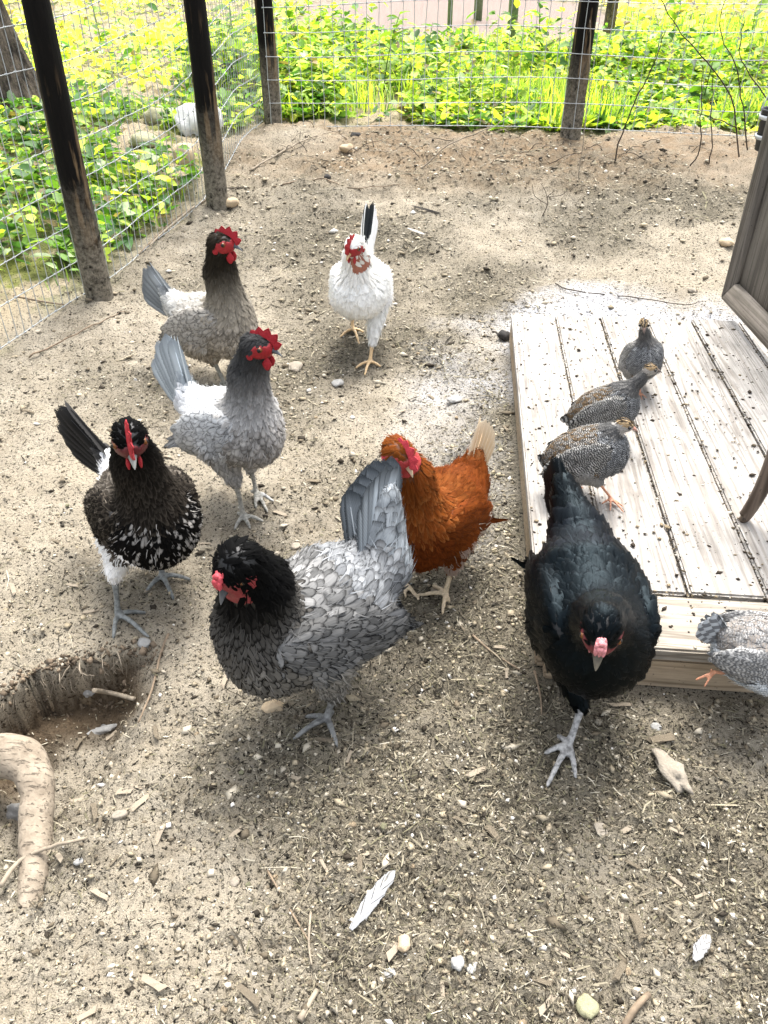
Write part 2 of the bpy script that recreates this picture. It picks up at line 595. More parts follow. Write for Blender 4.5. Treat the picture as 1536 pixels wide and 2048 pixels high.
# ------------------------------------------------------------------ loose litter on the dirt (uncountable)
def scatter_xy(n, ymin=.42, ymax=6.2, power=1.0):
    y = np.exp(RNG.uniform(math.log(ymin), math.log(ymax), n))
    x = RNG.uniform(-1, 1, n) * (.60 * y + .45)
    return x, y


def deck_clear(x, y, m=.01):
    du, dv = deck_uv(x, y)
    return ~((du > -m) & (du < 1.6) & (dv > -m) & (dv < 1.9 + m))


PAL = np.array([(.26, .23, .165), (.19, .168, .118), (.11, .095, .068), (.045, .038, .027), (.42, .385, .30), (.155, .142, .088), (.016, .014, .010)])


def build_litter():
    Vs, Qs, Cs = [], [], []
    nv = 0
    # straw and shredded plant bits
    x, y = scatter_xy(210000)
    keep = (RNG.uniform(0, 1, len(x)) < litter_density(x, y) ** 1.3 * 1.1) & deck_clear(x, y) & (outside(x, y) < .5)
    x, y = x[keep], y[keep]
    n = len(x)
    L = RNG.gamma(1.5, .0042, n) + .003; L = np.where(RNG.uniform(0, 1, n) < .035, L * 3.2 + .012, L); L = np.minimum(L, .09) * (0.7 + .30 * y)
    w = RNG.gamma(2.0, .00028, n) + .0002; w = w * (0.55 + .45 * y)
    th = RNG.uniform(0, 2 * math.pi, n)
    dx, dy = np.cos(th), np.sin(th)
    z = height(x, y)
    tilt = RNG.normal(0, .16, n)
    bend = RNG.normal(0, .18, n)
    lift = RNG.uniform(.001, .007, n)
    V = np.zeros((n, 3, 2, 3))
    for r, t in enumerate((-.5, 0, .5)):
        ox = t * L; off = bend * L * (.25 - t * t)
        for c, sg in enumerate((-1, 1)):
            ww = w * (1.0 if r == 1 else .6) * sg
            V[:, r, c, 0] = x + dx * ox - dy * (off + ww)
            V[:, r, c, 1] = y + dy * ox + dx * (off + ww)
            V[:, r, c, 2] = z + lift + tilt * ox + (0.0008 if sg > 0 else 0)
    b = np.arange(n)[:, None] * 6
    Q = np.concatenate([b + [0, 1, 3, 2], b + [2, 3, 5, 4]])
    ci = RNG.choice(len(PAL), n, p=[.17, .22, .18, .15, .05, .11, .12])
    C = PAL[ci] * RNG.uniform(.7, 1.25, (n, 1))
    me = mesh_np('straw_litter', V.reshape(-1, 3), Q, [M['litter']], False, dict(col=np.repeat(C, 6, 0)))
    add('straw_litter', me, kind='stuff', label='fine straw and shredded plant litter strewn over the dirt', cat='litter')
    # crumbs of soil, bark and grit: squashed irregular octahedra
    x, y = scatter_xy(60000)
    keep = (RNG.uniform(0, 1, len(x)) < .2 + .8 * litter_density(x, y)) & deck_clear(x, y) & (outside(x, y) < .5)
    x, y = x[keep], y[keep]; n = len(x)
    r = (RNG.gamma(1.3, .0014, n) + .0009) * (.65 + .34 * y); r = np.minimum(r, .016)
    z = height(x, y)
    base = np.array([(1, 0, 0), (0, 1, 0), (-1, 0, 0), (0, -1, 0), (0, 0, 1), (0, 0, -1)], float)
    th = RNG.uniform(0, 6.28, n); ca, sa = np.cos(th), np.sin(th)
    st = RNG.uniform(.6, 2.2, (n, 1)); ht = RNG.uniform(.35, .9, (n, 1))
    B = base[None] * RNG.uniform(.6, 1.25, (n, 6, 1))
    bx = B[..., 0] * st; by = B[..., 1]; bz = B[..., 2] * ht
    V = np.stack([x[:, None] + r[:, None] * (bx * ca[:, None] - by * sa[:, None]), y[:, None] + r[:, None] * (bx * sa[:, None] + by * ca[:, None]),
                  z[:, None] + r[:, None] * (bz + .25)], -1)
    tri = np.array([[0, 1, 4], [1, 2, 4], [2, 3, 4], [3, 0, 4], [1, 0, 5], [2, 1, 5], [3, 2, 5], [0, 3, 5]])
    T = (np.arange(n)[:, None, None] * 6 + tri[None]).reshape(-1, 3)
    pal = np.array([(.46, .41, .32), (.30, .255, .18), (.14, .115, .08), (.04, .033, .024), (.66, .63, .57), (.38, .32, .22)])
    C = pal[RNG.choice(6, n, p=[.27, .25, .21, .12, .04, .11])] * RNG.uniform(.75, 1.2, (n, 1))
    me = mesh_np('grit_litter', V.reshape(-1, 3), T, [M['litter']], False, dict(col=np.repeat(C, 6, 0)))
    add('grit_litter', me, kind='stuff', label='crumbs of soil, bark and grit scattered over the dirt', cat='grit')


build_litter()


# ------------------------------------------------------------------ deck of planks
def rot_deck(u, v, z):
    p = DECK_O + DECK_U * u + DECK_V * v
    return (p[0], p[1], z)


def plank_mesh(name, lx, ly, lz, mat, bev=.004, seed=0):
    """bevelled plank, origin at its lower front left corner, slightly worn outline"""
    bm = bmesh.new()
    bmesh.ops.create_cube(bm, size=1)
    for v in bm.verts:
        v.co = Vector(((v.co.x + .5) * lx, (v.co.y + .5) * ly, (v.co.z + .5) * lz))
    bmesh.ops.bevel(bm, geom=bm.edges[:], offset=bev, segments=2, affect='EDGES')
    me = bpy.data.meshes.new(name); bm.to_mesh(me); bm.free()
    me.materials.append(mat)
    return me


deck = add('wooden_deck', None, loc=rot_deck(0, 0, 0), label='low deck of pale weathered planks beside the half open door', cat='deck')
deck.rotation_euler = (0, 0, math.atan2(DECK_U[1], DECK_U[0]))
BW, GAP = .1755, .0055
bme = [plank_mesh('plank', BW, 1.70, .036, M['deck'], .005), plank_mesh('plank', BW, 1.695, .035, M['deck'], .006)]
for i in range(9):
    add('plank', bme[i % 2], deck, (i * (BW + GAP) + .002, .19 + .002 * (i % 3), DECK_Z - .036 + random.uniform(-.0015, .0015)))
add('front_plank', plank_mesh('front_plank', 1.62, .181, .036, M['deck_x'], .005), deck, (0, 0, DECK_Z - .036))
add('front_fascia', plank_mesh('front_fascia', 1.58, .034, .088, M['fascia'], .004), deck, (.022, .008, .001))
add('side_fascia', plank_mesh('side_fascia', .034, 1.86, .088, M['fascia'], .004), deck, (.005, .045, .002))
add('back_fascia', plank_mesh('back_fascia', 1.58, .034, .088, M['fascia'], .004), deck, (.022, 1.84, .001))
g = Geo()
for i in range(1, 9):
    u = i * (BW + GAP) - GAP / 2 + .002
    g.box((u, 1.04, DECK_Z - .024), (GAP / 2 + .002, 0, 0), (0, .84, 0), (0, 0, .01), (.09, .075, .055))
g.box((.8, .186, DECK_Z - .028), (.8, 0, 0), (0, .006, 0), (0, 0, .01), (.02, .016, .012))
add('gap_dirt', g.mesh('gap_dirt', [M['litter']], False), deck)


def build_deck_litter():
    n = 7500
    u = RNG.uniform(.0, 1.5, n); v = RNG.uniform(.0, 1.88, n)
    seam = RNG.uniform(0, 1, n) < .55
    k = RNG.integers(1, 9, n)
    u = np.where(seam, k * (BW + GAP) - GAP / 2 + .002 + RNG.normal(0, .0035, n), u)
    fr = RNG.uniform(0, 1, n) < .07
    v = np.where(fr, .186 + RNG.normal(0, .004, n), v)
    r = RNG.gamma(1.5, .0012, n) + .0009
    r = np.where(~seam & (RNG.uniform(0, 1, n) < .02), r * 2.2, r)
    seamz = seam & (np.abs(u - (k * (BW + GAP) - GAP / 2 + .002)) < GAP / 2)
    z = np.where(seamz, DECK_Z - .010 + r * .5, DECK_Z + r * .3)
    base = np.array([(1, 0, 0), (0, 1, 0), (-1, 0, 0), (0, -1, 0), (0, 0, 1), (0, 0, -1)], float)
    th = RNG.uniform(0, 6.28, n); ca, sa = np.cos(th)[:, None], np.sin(th)[:, None]
    st = RNG.uniform(.7, 1.7, (n, 1))
    B = base[None] * RNG.uniform(.6, 1.2, (n, 6, 1))
    bx = B[..., 0] * st; by = B[..., 1]
    V = np.stack([u[:, None] + r[:, None] * (bx * ca - by * sa), v[:, None] + r[:, None] * (bx * sa + by * ca), z[:, None] + r[:, None] * B[..., 2] * .6], -1)
    tri = np.array([[0, 1, 4], [1, 2, 4], [2, 3, 4], [3, 0, 4], [1, 0, 5], [2, 1, 5], [3, 2, 5], [0, 3, 5]])
    T = (np.arange(n)[:, None, None] * 6 + tri[None]).reshape(-1, 3)
    pal = np.array([(.045, .035, .025), (.10, .08, .05), (.24, .19, .12), (.5, .46, .38)])
    C = pal[RNG.choice(4, n, p=[.42, .28, .2, .1])]
    o = add('deck_litter', mesh_np('deck_litter', V.reshape(-1, 3), T, [M['litter']], False, dict(col=np.repeat(C, 6, 0))),
            kind='stuff', label='dark droppings and crumbs littering the pale planks', cat='litter')
    o.location = deck.location; o.rotation_euler = deck.rotation_euler


build_deck_litter()


# ------------------------------------------------------------------ fences
def post_mesh(r, h, seed, lean=(0, 0)):
    rng = np.random.default_rng(seed)
    zs = np.concatenate([np.linspace(-.12, .5, 22), np.linspace(.55, h, 24)])
    n = 22
    V = []
    ph = rng.uniform(0, 6.28, 6)
    for z in zs:
        th = np.linspace(0, 2 * math.pi, n, endpoint=False)
        rr = r * (1.0 - .13 * max(z, 0)) * (1 + .025 * np.sin(2 * th + ph[0] + z) + .02 * np.sin(3 * th + ph[1] - 2 * z) + .02 * np.sin(5 * th + 7 * z + ph[2]))
        rr = rr * (1 + .05 * math.exp(-((z - .34) / .02) ** 2))
        wob = .006 * math.sin(2.2 * z + ph[3]), .006 * math.cos(1.7 * z + ph[4])
        V.append(np.stack([rr * np.cos(th) + lean[0] * z + wob[0], rr * np.sin(th) + lean[1] * z + wob[1], np.full(n, z)], 1))
    m = len(zs)
    V = np.concatenate(V + [np.array([[lean[0] * h, lean[1] * h, h + .005]])])
    q = [[i * n + k, i * n + (k + 1) % n, (i + 1) * n + (k + 1) % n, (i + 1) * n + k] for i in range(m - 1) for k in range(n)]
    t = [[(m - 1) * n + k, (m - 1) * n + (k + 1) % n, m * n] for k in range(n)]
    return mesh_np('post', V, [np.array(q), np.array(t)], [M['post']])


def polyline(pts, step):
    out = []; acc = 0
    for a, b in zip(pts[:-1], pts[1:]):
        a = np.array(a); b = np.array(b); L = np.linalg.norm(b - a)
        k = max(1, int(round(L / step)))
        for i in range(k):
            out.append(a + (b - a) * i / k)
    out.append(np.array(pts[-1]))
    return np.array(out)


def fence(name, label, line, posts, vstep, hs, off, bottom, wr):
    root = add(name, None, loc=(line[0][0], line[0][1], 0), label=label, cat='fence')
    o = np.array([line[0][0], line[0][1], 0])
    for (px, py), r, lean, seed in posts:
        add('post', post_mesh(r, 2.0, seed, lean), root, np.array([px, py, gz(px, py)]) - o)
    pts = polyline([(p[0] + off[0], p[1] + off[1]) for p in line], vstep)
    zb = np.array([bottom(p[0], p[1]) for p in pts])
    ker = np.ones(9) / 9
    zb = np.convolve(np.pad(zb, 4, mode='edge'), ker, 'valid')
    top = hs[-1]
    var = []
    for k in range(6):
        rng = np.random.default_rng(100 + k)
        zz = np.array(hs)
        w = rng.normal(0, .0022, (len(zz), 2))
        g = Geo(); g.tube(np.stack([w[:, 0], w[:, 1], zz], 1), wr, 5, False)
        var.append(g.mesh('wire', [M['wire']]))
    for i, p in enumerate(pts):
        add('vertical_wire', var[i % 6], root, np.array([p[0], p[1], zb[i]]) - o)
    knots = Geo()
    for j, h in enumerate(hs):
        rng = np.random.default_rng(int(500 + j * 7))
        sag = .010 * np.sin(np.arange(len(pts)) * .23 + j) + rng.normal(0, .0012, len(pts))
        L = np.stack([pts[:, 0], pts[:, 1] - wr, zb + h + sag * (0.6 if j else .4)], 1) - o
        g = Geo(); g.tube(L, wr * 1.08, 5, False)
        add('horizontal_wire', g.mesh('wire', [M['wire']]), root)
        for q in L:
            knots.box(q, (wr * 2.6, 0, 0), (0, wr * 1.9, 0), (0, 0, wr * 1.7))
    k = add('wire_knots', knots.mesh('wire_knots', [M['wire']], False), root, kind='stuff')
    return root


fence('wire_fence', 'woven wire fence on charred round posts along the weedy stones and tree trunk', LEFT_LINE,
      [(POST1, .058, (0, 0), 3), (POST2, .060, (0, 0), 4), ((-1.70, 2.3), .058, (0, 0), 9)],
      .052, [0, .15, .30, .45, .60, .75, .90, 1.05, 1.20, 1.35, 1.5], (-.075, .02), lambda x, y: gz(x, y) + .015, .0018)
fence('wire_fence', 'woven wire fence on charred round posts in front of the tall green weeds', BACK_LINE,
      [(POST3, .066, (0, 0), 5), (POST4, .070, (.03, 0), 6), ((3.5, 5.64), .066, (0, 0), 7)],
      .078, [0, .145, .29, .435, .58, .725, .87, 1.015, 1.16, 1.3, 1.45], (0, -.08), lambda x, y: .30 + .02 * math.sin(x * 2) + .012 * x, .0023)


# square green posts and dark posts farther off
def simple_post(name, px, py, w, h, mat, label, group=None, square=True):
    p = gp(px, py)
    z0 = gz(p[0], p[1])
    g = Geo()
    if square:
        g.box((0, 0, h / 2 - .1), (w / 2, 0, 0), (0, w / 2, 0), (0, 0, h / 2 + .1))
        g.box((0, 0, h + .02), (w / 2 + .008, 0, 0), (0, w / 2 + .008, 0), (0, 0, .02))
        for sx in (-1, 1):
            g.box((sx * w * .28, -w / 2 - .004, h / 2 - .1), (w * .10, 0, 0), (0, .004, 0), (0, 0, h / 2 + .08))
    else:
        g.tube([(0, 0, -.1), (.01, 0, h * .3), (0, .01, h * .7), (.015, 0, h)], [w * .56, w * .52, w * .5, w * .47], 16)
    add(name, g.mesh(name, [mat], not square), loc=(p[0], p[1], z0), label=label, cat='post', group=group)


simple_post('garden_post', 1018, 128, .085, 1.5, M['greenpost'], 'thick square green post among the weeds behind the wire')
simple_post('garden_post', 897, 104, .05, 1.4, M['greenpost'], 'thin grey green post beside the pale bare patch')
simple_post('garden_post', 955, 42, .11, 1.5, M['greenpost'], 'far green post on the edge of the pale bare patch')
simple_post('wooden_post', 1212, 92, .12, 1.8, M['post'], 'dark round post among weeds close behind the charred fence post', square=False)


# ------------------------------------------------------------------ the open door of the coop
def build_door():
    A = gp(1451, 596, .18); B = gp(1537, 690, .18)
    d = unit([B[0] - A[0], B[1] - A[1], 0]); n = np.array([d[1], -d[0], 0])
    if n[0] > 0: n = -n
    W, Hh, w, t = .78, 1.75, .095, .02
    root = add('coop_door', None, loc=A, label='grey weathered wooden coop door standing open over the deck', cat='door')
    up = np.array([0, 0, 1.0])

    def prism(name, poly, n0, n1, mat):
        g = Geo(); k = len(poly)
        V = [d * s + up * z + n * n0 for s, z in poly] + [d * s + up * z + n * n1 for s, z in poly]
        g.put(V, [[i, (i + 1) % k, k + (i + 1) % k, k + i] for i in range(k)] + ([[3, 2, 1, 0], [4, 5, 6, 7]]))
        me = g.mesh(name, [mat], False)
        bm = bmesh.new(); bm.from_mesh(me); bmesh.ops.recalc_face_normals(bm, faces=bm.faces[:])
        bmesh.ops.bevel(bm, geom=bm.edges[:], offset=.0022, segments=2, affect='EDGES')
        bm.to_mesh(me); bm.free()
        return add(name, me, root)
    e = .0012
    prism('door_stile', [(0, e), (w, w + e), (w, Hh - w), (0, Hh)], -t, t, M['door'])
    prism('door_stile', [(W - w, w + e), (W, e), (W, Hh), (W - w, Hh - w)], -t, t, M['door'])
    prism('door_rail', [(e, 0), (W - e, 0), (W - w - e, w), (w + e, w)], -t, t, M['door_rail'])
    prism('door_rail', [(w + e, Hh - w), (W - w - e, Hh - w), (W - e, Hh), (e, Hh)], -t, t, M['door_rail'])
    prism('door_panel', [(w - .01, w - .01), (W - w + .01, w - .01), (W - w + .01, Hh - w + .01), (w - .01, Hh - w + .01)], -.009, .003, M['door'])
    return A, d, n


M['door_rail'] = mat_wood('door_rail_wood', (.24, .21, .175), (.15, .13, .105), 1, 40, stain=.6)
DOOR_A, DOOR_D, DOOR_N = build_door()


def build_bucket():
    c = P(1545, 262, 3.6)
    root = add('black_bucket', None, loc=c, label='black bucket with a pale metal band hanging behind the door edge', cat='bucket')
    r = .062
    g = Geo()
    th = np.linspace(0, 2 * math.pi, 28, endpoint=False)
    prof = [(0, -.075), (r * .8, -.075), (r * .84, -.07), (r, .07), (r * 1.06, .075), (r * 1.06, .083), (r * .97, .083), (r * .95, .07), (r * .79, -.066), (0, -.066)]
    V = np.concatenate([np.stack([p * np.cos(th), p * np.sin(th), np.full(28, z)], 1) for p, z in prof])
    q = [[i * 28 + k, i * 28 + (k + 1) % 28, (i + 1) * 28 + (k + 1) % 28, (i + 1) * 28 + k] for i in range(len(prof) - 1) for k in range(28)]
    g.put(V, q)
    add('shell', g.mesh('shell', [M['black']]), root)
    g = Geo()
    for zz, rr in ((-.03, r * .925), (.045, r * 1.0)):
        V = np.concatenate([np.stack([p * np.cos(th), p * np.sin(th), np.full(28, z)], 1) for p, z in ((rr, zz), (rr + .004, zz), (rr + .005, zz + .016), (rr + .002, zz + .016))])
        g.put(V, [[i * 28 + k, i * 28 + (k + 1) % 28, (i + 1) * 28 + (k + 1) % 28, (i + 1) * 28 + k] for i in range(3) for k in range(28)])
    add('metal_band', g.mesh('metal_band', [M['rim']]), root)
    g = Geo()
    a = np.linspace(0, math.pi, 17)
    g.tube(np.stack([r * 1.05 * np.cos(a), 0 * a, .07 + .11 * np.sin(a)], 1), .0025, 6)
    add('handle', g.mesh('handle', [M['rim']]), root)
    # chain up to a branch of the coop frame, out of the picture
    g = Geo(); g.tube([(0, 0, .18), (.002, 0, .4), (0, .002, .75)], .002, 6)
    add('hanging_wire', g.mesh('hanging_wire', [M['rim']]), root)


build_bucket()


def build_stool():
    Yl = 1.71
    px = [(1482, 1046), (1490, 1032), (1504, 1012), (1522, 980), (1541, 936), (1560, 880), (1582, 800), (1602, 705)]
    prof = np.array([P(x, y, Yl) for x, y in px]); prof[0][2] = DECK_Z + .012
    top = prof[-1]
    c = np.array([top[0] + .11, Yl, DECK_Z])
    root = add('wooden_stool', None, loc=c, label='dark brown stool with a curved leg resting on the deck planks', cat='stool')
    rad = c[0] - prof[:, 0]; zz = prof[:, 2] - DECK_Z
    for k in range(3):
        a = math.pi + k * 2 * math.pi / 3
        pts = smooth_path(np.stack([math.cos(a) * rad, math.sin(a) * rad, zz], 1), 4)
        t = np.linspace(0, 1, len(pts))
        g = Geo(); g.tube(pts, np.interp(t, [0, .05, .15, .5, 1], [.011, .015, .0145, .017, .02]), 12, True, None, 1.2)
        add('leg', g.mesh('leg', [M['stool']]), root)
    h = zz[-1]
    g = Geo()
    th = np.linspace(0, 2 * math.pi, 40, endpoint=False)
    pf = [(0, h - .01), (.13, h - .01), (.145, h), (.15, h + .012), (.145, h + .024), (.13, h + .028), (0, h + .022)]
    V = np.concatenate([np.stack([p * np.cos(th), p * np.sin(th), np.full(40, z)], 1) for p, z in pf])
    g.put(V, [[i * 40 + k, i * 40 + (k + 1) % 40, (i + 1) * 40 + (k + 1) % 40, (i + 1) * 40 + k] for i in range(len(pf) - 1) for k in range(40)])
    add('seat', g.mesh('seat', [M['stool']]), root)


build_stool()


# ------------------------------------------------------------------ thick root bridging the hole, fine rootlets
def path_px(pp):
    return np.array([gp(x, y, z) for x, y, z in pp])


rp = smooth_path(path_px([(-150, 1560, .0), (-70, 1525, .02), (0, 1512, .028), (48, 1522, .03), (74, 1572, .025), (72, 1640, .008), (70, 1720, -.004), (62, 1800, -.02), (52, 1890, -.05)]), 8)
g = Geo()
tt = np.linspace(0, 1, len(rp))
rad = np.interp(tt, [0, .3, .45, .7, 1], [.048, .045, .037, .029, .024]) * (1 + .025 * np.sin(tt * 55) + .05 * np.sin(tt * 19 + 1))
g.tube(rp, rad, 20)
for q in (.42, .6):
    pass
add('tree_root', g.mesh('tree_root', [M['root']]), label='thick smooth tan tree root bending out of the dug hole', cat='root')


def twig(name, pts, r0, r1, mat, label, cat='twig', group=None, kids=(), jit=.0):
    pts = smooth_path(np.asarray(pts, float), 5)
    if jit:
        pts[1:-1] += np.random.default_rng(len(label) + len(pts)).normal(0, jit, pts[1:-1].shape)
    o = pts[0].copy()
    g = Geo(); g.tube(pts - o, np.linspace(r0, r1, len(pts)), 7)
    for kp, a, b in kids:
        kp = smooth_path(np.asarray(kp, float), 4)
        g.tube(kp - o, np.linspace(a, b, len(kp)), 6)
    return add(name, g.mesh(name, [mat]), loc=o, label=label, cat=cat, group=group)


def gpath(pxs, lift=.004):
    out = []
    for x, y in pxs:
        p = gp(x, y); p[2] += lift; out.append(p)
    return out


# rootlets hanging from the wall of the hole
for k, (a, b) in enumerate([((205, 1318), (218, 1352)), ((140, 1340), (125, 1385)), ((160, 1335), (190, 1352)), ((120, 1345), (132, 1380)), ((235, 1312), (245, 1345))]):
    A = gp(a[0], a[1] - 8); A[2] += .002
    Bp = P(b[0], b[1], A[1] - .03)
    mid = (A + Bp) / 2 + np.array([random.uniform(-.012, .012), -.015, .005])
    twig('rootlet', [A, mid, Bp], .0018, .0008, M['twig_pale'], 'fine pale rootlet dangling from the wall of the dug hole', 'root', 'rootlets in the dug hole', jit=.001)
g = Geo()
rr_ = np.random.default_rng(77)
CL = Geo()
PB = polyline([PIT_BACK[i] for i in range(1, 8)], .01)
for i in range(150):
    q = PB[rr_.integers(0, len(PB))] + rr_.normal(0, .006, 2)
    zt = gz(q[0], q[1] + .02) - rr_.uniform(0, .05)
    a0 = np.array([q[0], q[1] + .004, zt]); ln = rr_.uniform(.012, .045)
    d0 = np.array([rr_.normal(0, .35), -rr_.uniform(.3, 1.0), rr_.normal(-.55, .4)]); d0 = unit(d0)
    g.tube([a0, a0 + d0 * ln * .5 + rr_.normal(0, .004, 3), a0 + d0 * ln + rr_.normal(0, .006, 3) - [0, 0, ln * .3]], [.0009, .0007, .0004], 4)
for i in range(420):
    q = PB[rr_.integers(0, len(PB))] + rr_.normal(0, .016, 2)
    r0 = min(.0065, rr_.gamma(1.5, .0013) + .0012)
    cs = [unit(rr_.normal(0, 1, 3)) * r0 * rr_.uniform(.7, 1.2) for _ in range(3)]
    CL.box((q[0], q[1], gz(q[0], q[1]) + r0 * .3), cs[0], np.cross(cs[0], cs[1]) / r0, cs[2] * .8, np.array((.15, .115, .08)) * rr_.uniform(.5, 1.6))
add('soil_crumbs', CL.mesh('soil_crumbs', [M['litter']], False), kind='stuff', label='loose brown soil crumbs along the rim of the dug hole', cat='soil')
add('root_hairs', g.mesh('root_hairs', [M['twig_pale']]), kind='stuff', label='tangle of hair fine roots along the wall of the dug hole', cat='roots')
twig('root_strand', gpath([(338, 1272), (318, 1330), (300, 1400), (278, 1450)], .008), .0035, .002, M['twig'], 'thin brown root strand running down the right side of the hole', 'root', jit=.002)
twig('root_strand', gpath([(10, 1790), (50, 1740), (110, 1712), (180, 1695)], .03), .005, .003, M['twig_pale'], 'pale bent strand crossing over the lower end of the thick root', 'root', jit=.001)
twig('stick', gpath([(190, 1388), (222, 1392), (270, 1405)], .012), .006, .0055, M['twig_pale'], 'short pale stick lying in the dug hole', 'stick')
twig('twig', gpath([(95, 1420), (140, 1385), (190, 1375), (225, 1378)], .03), .002, .0015, M['twig_pale'], 'pale arched twig at the back of the dug hole', jit=.001)
twig('twig', gpath([(1110, 570), (1150, 585), (1280, 600), (1370, 613), (1398, 606)], .008), .003, .0016, M['twig_dark'], 'long thin dark twig lying on the pale dust behind the deck', jit=.002)
twig('stick', gpath([(500, 345), (560, 310), (620, 280), (690, 262)], .012), .006, .003, M['twig_pale'], 'long pale stick on the dirt near the corner post', 'stick', jit=.002)
twig('twig', gpath([(455, 1280 - 900), (500, 378)], .01), .004, .002, M['twig_dark'], 'short dark twig on the dirt beside the middle post')
twig('stick', gpath([(565, 372), (640, 360), (700, 378), (800, 372)], .008), .005, .002, M['twig'], 'crooked brown stick on the dirt behind the white hen', 'stick', jit=.003)
twig('twig', gpath([(945, 1275), (985, 1310), (1040, 1345)], .008), .003, .002, M['twig'], 'brown twig on the litter against the deck corner')
twig('twig', gpath([(1068, 1348), (1080, 1400), (1082, 1435)], .01), .003, .0015, M['twig'], 'thin bent twig on the dirt below the deck corner')
twig('twig', gpath([(535, 1745), (590, 1840), (620, 1890)], .008), .0022, .0016, M['twig'], 'straight brown twig on the dirt close to the white feather')
twig('twig', gpath([(622, 1830), (618, 1890), (624, 1935)], .008), .0025, .0018, M['twig_pale'], 'pale upright twig crossing the straight brown twig')
twig('stick', gpath([(1245, 2060), (1270, 2020), (1295, 1995)], .012), .006, .005, M['twig'], 'stubby grey stick on the dirt near the mossy stone', 'stick')
twig('stick', gpath([(600, 2046), (635, 1985)], .01), .006, .004, M['twig_pale'], 'flat pale splinter standing out of the foreground litter', 'stick')
twig('twig', gpath([(60, 720), (120, 690), (200, 650), (250, 628)], .012), .004, .002, M['twig'], 'bent brown twig along the foot of the left wire fence', jit=.003)
twig('twig', gpath([(30, 600), (90, 612), (130, 618)], .02), .006, .003, M['twig'], 'short thick twig on the dirt outside the left wire')
twig('twig', gpath([(390, 420), (330, 470), (300, 500)], .02), .006, .004, M['twig_pale'], 'pale broken twig beside the small burrow by the fence')
twig('twig', gpath([(420, 408), (350, 450), (280, 520)], .03), .004, .003, M['twig'], 'thin grey twig leaning along the burrow by the fence')
A = gp(1085, 432)
twig('dry_sprig', [A, A + [.02, 0, .06], A + [.015, 0, .10], A + [.05, 0, .13]], .003, .0012, M['twig_dark'], 'small dark branching dry sprig standing up from the dirt', kids=[
    ([A + [.02, 0, .06], A + [-.05, .02, .10], A + [-.07, .02, .16]], .002, .001), ([A + [.018, 0, .08], A + [.0, 0, .13], A + [-.03, 0, .17]], .002, .001),
    ([A + [.015, 0, .1], A + [.09, 0, .11], A + [.12, 0, .14]], .002, .001)])

# bare bramble canes at the right end of the back fence
CANES = [([(1232, 300), (1250, 250), (1285, 175), (1310, 120), (1330, 60)], 5.3, .005, 'leaning dark bramble cane rising right of the charred post'),
         ([(1375, 350), (1398, 300), (1402, 220), (1405, 130)], 5.2, .0045, 'upright thin bramble cane with a hooked foot'),
         ([(1415, 345), (1422, 280), (1424, 200), (1426, 150)], 5.25, .004, 'straight thin dark cane beside the hooked one'),
         ([(1495, 255), (1460, 190), (1400, 110), (1345, 40), (1310, -30)], 5.4, .005, 'long arching bramble cane falling to the right'),
         ([(1510, 250), (1485, 210), (1470, 130), (1440, 60), (1450, 0)], 5.5, .0045, 'wavy bramble cane at the right end of the wire'),
         ([(1540, 200), (1500, 150), (1480, 100), (1490, 40)], 5.3, .004, 'bent bramble cane at the frame of the door'),
         ([(1475, 258), (1430, 235), (1390, 225)], 5.4, .004, 'low dark cane arching over the dug bank'),
         ([(838, 470 - 150), (900, 290), (980, 255), (1020, 235)], 5.2, .0045, 'pale cane slanting across the foot of the charred post'),
         ([(1160, 330), (1172, 240), (1178, 160), (1180, 40)], 5.0, .003, 'thin straw coloured stalk in front of the charred post')]
for pts, Y, r, lab in CANES:
    q = [P(x, y, Y) for x, y in pts]
    if 'arching over' not in lab and 'frame' not in lab:
        b = q[0]; b[2] = gz(b[0], b[1]) - .02
    twig('bramble_cane', q, r, r * .5, M['twig_pale'] if ('pale' in lab or 'straw' in lab) else M['twig_dark'], lab, 'cane', jit=.004)
random.seed(21)
for k in range(70):
    x0 = random.uniform(560, 1500); y0 = random.uniform(245, 330)
    if 'x' == 'y': continue
    a = gp(x0, y0); an = random.uniform(0, 6.28); L = random.uniform(.05, .22)
    b = a + np.array([math.cos(an) * L, math.sin(an) * L * .5, 0]); b[2] = gz(b[0], b[1]) + random.uniform(.005, .05)
    a[2] += .004
    m = (a + b) / 2 + [random.uniform(-.02, .02), 0, random.uniform(0, .03)]
    twig('dead_stalk', [a, m, b], .0026, .0014, M[random.choice(['twig', 'twig_pale', 'twig_dark'])],
         'short dead stalk lying on the dug bank along the back fence', 'stalk', 'dead stalks along the back fence', jit=.002)


